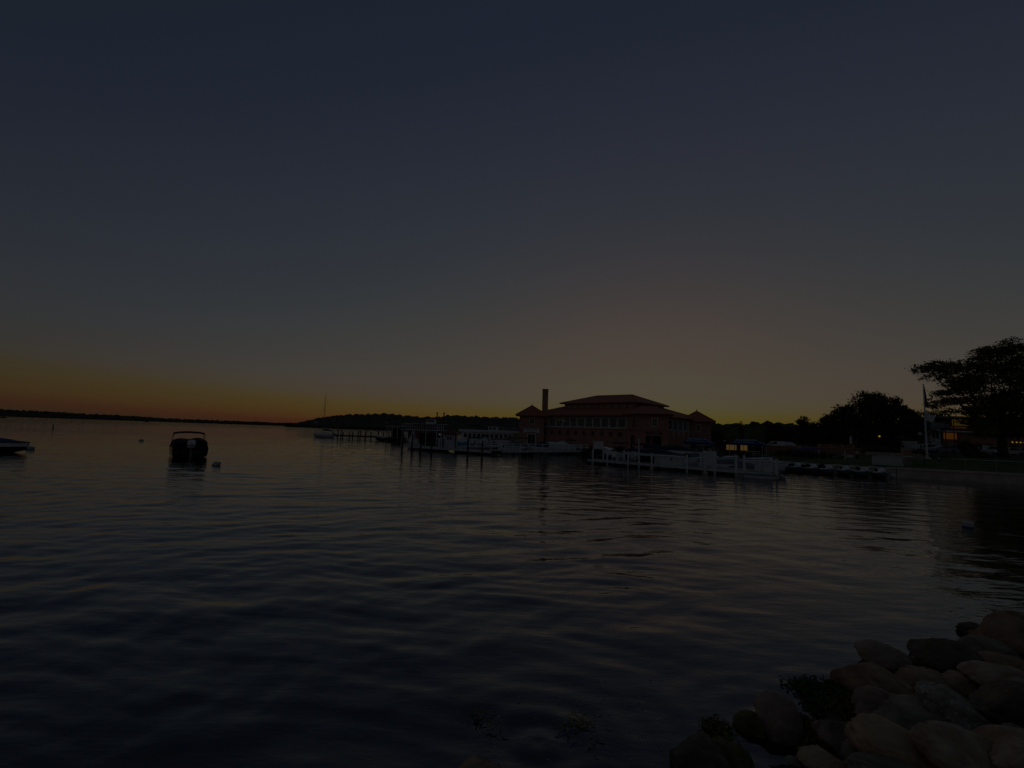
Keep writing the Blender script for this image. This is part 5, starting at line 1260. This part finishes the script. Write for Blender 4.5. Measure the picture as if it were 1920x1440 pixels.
# ------------------------------------------------------------------ restaurant behind the locust
YR = 116.0; q = G(1800, YR); rs_ = thing('restaurant', 'two-storey restaurant with orange lit walls behind the locust tree', 'restaurant', q, R(-8))
k = YR / F_PX; zz = lambda y: (838.8 - y) * k + 3 - q.z; xx = lambda px: (px - 1800) * k * 1.02
MB().box(xx(1771), xx(1935), 0, 9, 0, zz(811)).build('ground_floor_wall', 'brick2', rs_)
for i in range(5): MB().box(xx(1772 + i * 4.6), xx(1776 + i * 4.6), -.05, -.01, zz(824), zz(812.5)).build('lit_panel', 'litwarm', rs_)
MB().box(xx(1793.3), xx(1796.5), -.3, -.06, 0, zz(812)).build('corner_post', 'pinkc', rs_)
MB().box(xx(1768), xx(1938), -.9, 9.3, zz(811) + .003, zz(808)).build('balcony_floor', 'offwhite', rs_)
for i in range(14): MB().box(xx(1772 + i * 11.8) - .04, xx(1772 + i * 11.8) + .04, -.85, -.77, zz(808) + .003, zz(803)).build('balcony_post', 'darkwood', rs_)
MB().box(xx(1770), xx(1936), -.87, -.75, zz(803) + .003, zz(802)).build('balcony_rail', 'darkwood', rs_)
MB().box(xx(1784), xx(1935), 1.5, 9, zz(808) + .003, zz(783.5)).build('upper_wall', 'darkwood', rs_)
for i in range(6): MB().box(xx(1795 + i * 4.6), xx(1799 + i * 4.6), 1.44, 1.49, zz(798), zz(786)).build('lit_window', 'lityell', rs_)
MB().box(xx(1785), xx(1818), 1.40, 1.48, zz(803), zz(800.5)).build('lit_strip', 'litwarm', rs_)
MB().box(xx(1780), xx(1938), .6, 9.5, zz(783.5) + .003, zz(780.5)).build('roof', 'greymetal', rs_)
MB().box(xx(1769), xx(1780), 4, 5.4, zz(808), zz(774)).build('chimney', 'brick', rs_)
MB().box(xx(1753), xx(1770), .5, 6, 0, zz(804)).build('bay_wall', 'offwhite', rs_)
MB().prism([(xx(1750), zz(804)), (xx(1785), zz(804)), (xx(1783), zz(797)), (xx(1768), zz(794))], 0, 6.5).build('bay_roof', 'greymetal', rs_)
for a_, b_ in ((1756, 1760.5), (1762, 1766.5)): MB().box(xx(a_), xx(b_), .42, .48, zz(823), zz(809)).build('window', 'dglass', rs_)
for i in range(6): MB().box(xx(1800 + i * 20), xx(1812 + i * 20), -.06, -.02, .2, zz(827)).build('window', 'dglass', rs_)
# cafe umbrellas and lights
ulab = ['salmon cafe umbrella left of the locust trunk, leftmost of the row', 'second salmon cafe umbrella from the left', 'salmon cafe umbrella just left of the locust trunk', 'salmon cafe umbrella just right of the locust trunk', 'salmon cafe umbrella near the string of yellow bulbs']
for i, (px, Y) in enumerate(((1824, 108), (1838, 107), (1853, 107), (1884, 107), (1901, 106))):
    q = G(px, Y); t = thing('cafe_umbrella', ulab[i], 'umbrella', q, R(20 * i), 'salmon cafe umbrellas'); zt = D(px, 826.5, Y).z - q.z; r = 1.15
    cm = MB(); vs = [(r * math.cos(j * math.pi / 4), r * math.sin(j * math.pi / 4), zt - .55) for j in range(8)] + [(0, 0, zt)] + [(r * math.cos(j * math.pi / 4), r * math.sin(j * math.pi / 4), zt - .72) for j in range(8)]
    cm.add(vs, [(j, (j + 1) % 8, 8) for j in range(8)] + [(9 + j, 9 + (j + 1) % 8, (j + 1) % 8, j) for j in range(8)]).build('canopy', 'pinkc', t)
    MB().tube([(0, 0, 0), (0, 0, zt - .05)], .04, 6).build('pole', 'darkwood', t); MB().lathe([(.3, 0), (.28, .08), (.06, .12)], 8).build('base', 'concrete', t)
q = G(1905, 104); t = thing('string_lights', 'string of glowing yellow bulbs between two posts at the picture edge', 'lights', q)
zb = D(1905, 829, 104).z - q.z
for x in (-2.2, 2.6): MB().tube([(x, 0, 0), (x, 0, zb + .3)], .04, 6).build('post', 'blackmetal', t)
MB().tube([(-2.2, 0, zb + .25), (0, 0, zb + .1), (2.6, 0, zb + .25)], .015, 4).build('wire', 'blackmetal', t)
for x in (-1.0, -.1, .75, 1.6): MB().lathe([(.04, .1), (.13, .02), (.14, -.08), (.03, -.16)], 8, (x, 0, zb)).build('bulb', 'bulb', t, True)
q = G(1728, 112); t = thing('red_awning', 'small red awning above the parked cars beside the flagpole', 'awning', q)
zt = D(1728, 826, 112).z - q.z
MB().prism([(-1.3, zt - .35), (1.3, zt - .35), (.9, zt), (-.9, zt)], -1, 1).build('cover', 'pinkc', t)
for x in (-1.2, 1.2): MB().tube([(x, -.9, 0), (x, -.9, zt - .3)], .04, 5).build('post', 'greymetal', t)

# ------------------------------------------------------------------ boulders on the bank
from mathutils import noise
import bmesh
_bm = bmesh.new(); bmesh.ops.create_icosphere(_bm, subdivisions=5, radius=1); R5 = np.array([v.co[:] for v in _bm.verts]); F5 = np.array([[q.index for q in t.verts] for t in _bm.faces]); _bm.free()
_bm = bmesh.new(); bmesh.ops.create_icosphere(_bm, subdivisions=3, radius=1); R3 = np.array([v.co[:] for v in _bm.verts]); F3 = np.array([[q.index for q in t.verts] for t in _bm.faces]); _bm.free()
def rock_mat(name, c1, c2, sc=2.2, speck=0.0, lich=None):
    m = bpy.data.materials.new(name); m.use_nodes = True; nt = m.node_tree; b = nt.nodes['Principled BSDF']; N = nt.nodes.new; L = nt.links.new
    b.inputs['Roughness'].default_value = .72; b.inputs['Specular IOR Level'].default_value = .35
    tc = N('ShaderNodeTexCoord'); oi = N('ShaderNodeObjectInfo')
    ad = N('ShaderNodeVectorMath'); ad.operation = 'ADD'; L(tc.outputs['Object'], ad.inputs[0]); L(oi.outputs['Random'], ad.inputs[1])
    n1 = N('ShaderNodeTexNoise'); n1.inputs['Scale'].default_value = sc; n1.inputs['Detail'].default_value = 8; n1.inputs['Roughness'].default_value = .62; n1.inputs['Distortion'].default_value = .6
    L(ad.outputs[0], n1.inputs['Vector'])
    rp = N('ShaderNodeValToRGB'); e = rp.color_ramp.elements; e[0].position = .34; e[1].position = .70; e[0].color = (*c1, 1); e[1].color = (*c2, 1)
    L(n1.outputs['Fac'], rp.inputs[0]); out = rp.outputs[0]
    n2 = N('ShaderNodeTexNoise'); n2.inputs['Scale'].default_value = 26; n2.inputs['Detail'].default_value = 4; L(ad.outputs[0], n2.inputs['Vector'])
    if speck:
        r2 = N('ShaderNodeValToRGB'); r2.color_ramp.elements[0].position = .56; r2.color_ramp.elements[1].position = .64; L(n2.outputs['Fac'], r2.inputs[0])
        mx = N('ShaderNodeMix'); mx.data_type = 'RGBA'; mx.inputs[7].default_value = (.55, .52, .5, 1); L(out, mx.inputs[6])
        mm = N('ShaderNodeMath'); mm.operation = 'MULTIPLY'; mm.inputs[1].default_value = speck; L(r2.outputs[0], mm.inputs[0]); L(mm.outputs[0], mx.inputs[0]); out = mx.outputs[2]
    L(out, b.inputs['Base Color'])
    h = N('ShaderNodeMath'); h.operation = 'MULTIPLY_ADD'; h.inputs[1].default_value = .25; L(n2.outputs['Fac'], h.inputs[0]); L(n1.outputs['Fac'], h.inputs[2])
    bp = N('ShaderNodeBump'); bp.inputs['Strength'].default_value = .8; bp.inputs['Distance'].default_value = .05; L(h.outputs[0], bp.inputs['Height']); L(bp.outputs[0], b.inputs['Normal'])
    return m
RM = {'brown': rock_mat('brown_boulder', (0.226, 0.123, 0.086), (0.631, 0.364, 0.252)), 'grey': rock_mat('grey_boulder', (0.165, 0.125, 0.101), (0.450, 0.334, 0.267)), 'tan': rock_mat('tan_boulder', (0.300, 0.150, 0.099), (0.680, 0.464, 0.306)),
      'purple': rock_mat('purplish_boulder', (0.195, 0.117, 0.101), (0.570, 0.351, 0.297)), 'dark': rock_mat('dark_boulder', (0.076, 0.053, 0.040), (0.255, 0.170, 0.126)), 'granite': rock_mat('speckled_granite', (0.150, 0.112, 0.096), (0.481, 0.351, 0.297), 5, .75),
      'pink': rock_mat('pinkish_boulder', (0.331, 0.176, 0.131), (0.680, 0.528, 0.413), 3), 'moss': rock_mat('mossy_stone', (0.054, 0.047, 0.015), (0.226, 0.159, 0.050), 6), 'olive': rock_mat('sunken_olive_stone', (0.150, 0.112, 0.050), (0.450, 0.329, 0.181), 3)}
def rock_shape(seed, base, rough=.16, cuts=5):
    g = np.random.default_rng(seed); v = base.copy(); o = g.uniform(-50, 50, 3)
    for _ in range(cuts):
        n = g.standard_normal(3); n /= np.linalg.norm(n); c = g.uniform(.62, .85); d = v @ n - c; v = v - np.clip(d, 0, None)[:, None] * n[None] * .93
    dsp = np.array([noise.fractal(Vector(p * .9 + o), 1.0, 2.0, 4) for p in v]); v = v * (1 + rough * dsp)[:, None]
    fine = np.array([noise.noise(Vector(p * 5 + o)) for p in v]); v = v * (1 + .03 * fine)[:, None]
    med = np.array([noise.noise(Vector(p * 2.3 - o)) for p in v]); v = v * (1 - .07 * np.clip(1 - np.abs(med) * 9, 0, 1))[:, None]
    return v / np.abs(v).max(0)
def hit_bank(px, py):
    d = ray(px, py).normalized()
    for s in np.arange(2.5, 40, .02):
        p = d * s; z = H_CAM + p.z; bz = float(bank_z(np.array(p.x), np.array(p.y)))
        if z <= max(bz + .22, -.02): return Vector((p.x, p.y, z)), s
    return Vector((d.x * 10, d.y * 10, 0)), 10
def rock(label, cx, cy, w, h, kind, seed, roll=0.0, up=.16, cuts=5, fine=True, group='boulders on the bank', name='boulder', rough=.16):
    p, s = hit_bank(cx, cy + h * .10)
    k = s * (fwd.dot(ray(cx, cy).normalized())) / F_PX
    W_, H_ = w * k / 2 * 1.06, h * k / 2 * 1.06; Dp = (W_ * .55 + H_ * .6)
    v = rock_shape(seed, R5 if fine else R3, rough, cuts) * np.array([W_, Dp, H_])
    c, s_ = math.cos(roll), math.sin(roll); v = np.stack([v[:, 0] * c - v[:, 2] * s_, v[:, 1], v[:, 0] * s_ + v[:, 2] * c], -1)
    o = npmesh(name, v, F5 if fine else F3, RM[kind], smooth=True)
    o.location = (p.x, p.y, p.z + up * H_); o.rotation_euler = (0, 0, math.atan2(-p.x, p.y) * .9)
    tag(o, label, 'boulder', group); return o
ROCKS = [('long dark boulder slanting into the water, farthest out on the left of the pile', 1664, 1244, 106, 62, 'purple', 1, -.42), ('broad rounded brown boulder behind the green algae', 1638, 1293, 138, 82, 'brown', 2, -.15),
         ('rounded brown boulder right of the broad one behind the algae', 1734, 1293, 84, 76, 'brown', 3, 0), ('half tan half dark boulder beside the pink slab', 1802, 1302, 88, 74, 'brown', 4, .1),
         ('large flat pitted mossy boulder near the waterline', 1776, 1238, 124, 78, 'dark', 5, -.1), ('smooth grey boulder below the big corner boulder', 1862, 1230, 98, 62, 'grey', 6, -.15),
         ('small dark oval stone touching the water at the far end', 1831, 1187, 56, 34, 'dark', 7, -.1), ('small dark stone with a tan tip below the far oval stone', 1852, 1200, 54, 34, 'brown', 8, -.2),
         ('largest boulder of the far end, cut by the picture edge', 1922, 1210, 124, 108, 'brown', 9, .1), ('low reddish stone under the smooth grey boulder', 1890, 1252, 92, 42, 'brown', 10, 0),
         ('long pinkish slab at the right edge of the picture', 1902, 1290, 158, 70, 'pink', 11, -.12), ('big shadowed dark boulder under the pink slab', 1903, 1332, 132, 96, 'dark', 12, 0),
         ('purple-grey boulder above the small tan stone', 1646, 1341, 84, 86, 'purple', 13, .35), ('large smooth charcoal slab in the middle of the pile', 1734, 1358, 160, 84, 'grey', 14, -.12),
         ('long speckled granite boulder behind the charcoal slab', 1812, 1348, 170, 62, 'granite', 15, -.5), ('small tan wedge stone under the charcoal slab', 1669, 1370, 62, 38, 'tan', 16, -.2),
         ('dome shaped purple-grey boulder beside the brown algae', 1573, 1391, 90, 70, 'purple', 17, .2), ('biggest tan boulder at the bottom of the picture', 1702, 1415, 184, 94, 'tan', 18, -.2),
         ('pale grey boulder with whitish top right of the biggest tan one', 1812, 1422, 160, 88, 'pink', 19, -.25), ('tan boulder near the bottom right corner', 1893, 1410, 112, 80, 'tan', 20, .25),
         ('pinkish boulder in the bottom right corner', 1935, 1436, 110, 84, 'pink', 21, .1), ('narrow grey shard beside the biggest tan boulder', 1606, 1418, 48, 52, 'grey', 22, .3),
         ('flat tan stone at the bottom, left of the grey shard', 1552, 1437, 96, 48, 'tan', 23, -.1), ('grey stone cut by the bottom edge under the biggest tan boulder', 1676, 1452, 150, 44, 'grey', 24, 0),
         ('upright pointed dark stone standing in the water', 1457, 1358, 82, 104, 'purple', 25, .2), ('mossy olive stone leaning against the upright pointed stone', 1407, 1364, 58, 56, 'moss', 26, -.3),
         ('big brown boulder in the shallows cut by the bottom edge', 1310, 1438, 124, 96, 'dark', 27, -.15), ('mossy green stone right of the brown boulder in the shallows', 1367, 1432, 78, 74, 'moss', 28, -.4),
         ('lone brown stone tip at the bottom edge, far left of the pile', 900, 1450, 84, 46, 'brown', 29, 0)]
for r_ in ROCKS: rock(r_[0], *r_[1:6], r_[6], r_[7], cuts=5 if r_[6] % 3 else 7)
o = rock('olive stone just under the surface with ripples round it', 1012, 1398, 78, 44, 'olive', 30, 0, up=-.9, group='sunken stones')
gq = np.random.default_rng(77)
COBBLES = [(1765, 1275, 'between the flat pitted boulder and the rounded brown one'),
           (1700, 1330, 'above the large charcoal slab'),
           (1840, 1275, 'left of the long pinkish slab'),
           (1870, 1375, 'under the big shadowed boulder'),
           (1780, 1398, 'between the biggest tan boulder and the pale grey one'),
           (1640, 1395, 'above the narrow grey shard'),
           (1600, 1365, 'between the two purple-grey boulders'),
           (1520, 1412, 'above the flat tan stone at the bottom'),
           (1850, 1395, 'left of the tan boulder near the corner'),
           (1690, 1268, 'behind the rounded brown boulder near the water'),
           (1835, 1215, 'between the mossy boulder and the smooth grey one'),
           (1905, 1370, 'below the big shadowed boulder at the picture edge'),
           (1760, 1330, 'behind the charcoal slab beside the granite boulder'),
           (1625, 1425, 'touching the biggest tan boulder at the bottom'),
           (1490, 1430, 'at the bottom edge right of the mossy green stone'),
           (1560, 1345, 'among the rust brown weed'),
           (1720, 1240, 'right of the long dark slanting boulder'),
           (1880, 1180, 'at the waterline left of the largest far boulder'),
           (1945, 1270, 'above the pinkish slab at the picture edge'),
           (1960, 1390, 'between the two boulders of the bottom right corner')]
for i, (x, y, lb) in enumerate(COBBLES):
    rock('small cobble ' + lb, x, y, gq.uniform(40, 64), gq.uniform(30, 46), ('dark', 'brown', 'grey')[i % 3], 100 + i, gq.uniform(-.4, .4), up=-.35, fine=False, group='small cobbles between the boulders', name='cobble')
for i, (x, y) in enumerate(((760, 1370), (830, 1400), (690, 1410), (940, 1345), (1090, 1425), (1180, 1405), (1230, 1440), (560, 1385), (440, 1400), (330, 1425), (1130, 1350), (640, 1350))):
    q = W(x, y, -.28); s = gq.uniform(.14, .30)
    o = npmesh('sunken_stone', rock_shape(140 + i, R3, .12, 3) * np.array([s, s * .8, s * .5]), F3, RM['olive'], smooth=True); o.location = (q.x, q.y, float(-.42 - .05 * (i % 3)))
    tag(o, 'faint sunken stone on the lake bed under the dark shallows', 'stone', 'sunken stones')

# weed and algae at the waterline, drifting twigs, foam flecks
M['algae'] = mat('green_algae', (.03, .085, .012), .55, .4, 9, spec=.4); M['algae2'] = mat('rusty_weed', (.16, .075, .02), .6, .4, 9, spec=.4); M['algae3'] = mat('yellow_weed', (.15, .13, .03), .6, .4, 9, spec=.4)
M['twig'] = mat('pale_twig', (.32, .26, .15), .8, .3, 8); M['foam'] = mat('foam', (.7, .7, .7), .6, .05, 5)
def weed(label, spots, m, n, seed, size=.035, name='algae'):
    g = np.random.default_rng(seed); cs, rs = [], []
    for x, y, w in spots:
        p, s = hit_bank(x, y); r = w * s / F_PX / 2; cs.append((p.x, p.y, max(p.z, .0) + .01)); rs.append((r, r, .07))
    v, f = leaves(g, np.array(cs), np.array(rs), n, size, .9, 3.0, .5)
    return tag(npmesh(name, v, f, m), label, 'algae', kind='stuff')
weed('bright green algae matted over stones at the waterline', [(1520, 1300, 60), (1548, 1312, 60), (1572, 1300, 50), (1545, 1335, 50), (1690, 1276, 50)], 'algae', 3800, 51)
weed('rust brown weed caught between the boulders', [(1580, 1340, 60), (1600, 1328, 40), (1515, 1385, 55), (1535, 1400, 40), (1510, 1365, 30)], 'algae2', 2600, 52)
weed('yellowish weed on the stones in the shallows', [(1722, 1252, 36), (1350, 1405, 50), (1368, 1418, 40), (1345, 1372, 40)], 'algae3', 1800, 53)
g = np.random.default_rng(61); tw = MB()
for cx_, cy_, n_, sp in ((1088, 1360, 75, 30), (1110, 1395, 14, 24), (905, 1345, 40, 20), (925, 1370, 14, 16)):
    for i in range(n_):
        p = W(cx_ + g.normal(0, sp * .55), cy_ + g.normal(0, sp * .32)); a_ = g.uniform(0, 6.28); l_ = g.uniform(.03, .10)
        tw.tube([(p.x, p.y, .035), (p.x + l_ * .5 * math.cos(a_), p.y + l_ * .5 * math.sin(a_), .045), (p.x + l_ * math.cos(a_ + .4), p.y + l_ * math.sin(a_ + .4), .035)], .003, 4)
tag(tw.build('drifting_twigs', 'twig'), 'raft of fine pale twigs drifting on the dark shallows', 'twigs', kind='stuff')
fl_ = MB()
for i in range(95):
    x, y = (g.normal(1180, 60), g.normal(1350, 45)) if i < 55 else (g.uniform(850, 1300), g.uniform(1270, 1435))
    p = W(x, y); r = g.uniform(.003, .008); fl_.lathe([(r, 0), (r * .8, r * .6), (.0005, r)], 6, (p.x, p.y, .03))
tag(fl_.build('foam_flecks', 'foam'), 'scattered tiny foam bubbles on the near water', 'foam', kind='stuff')
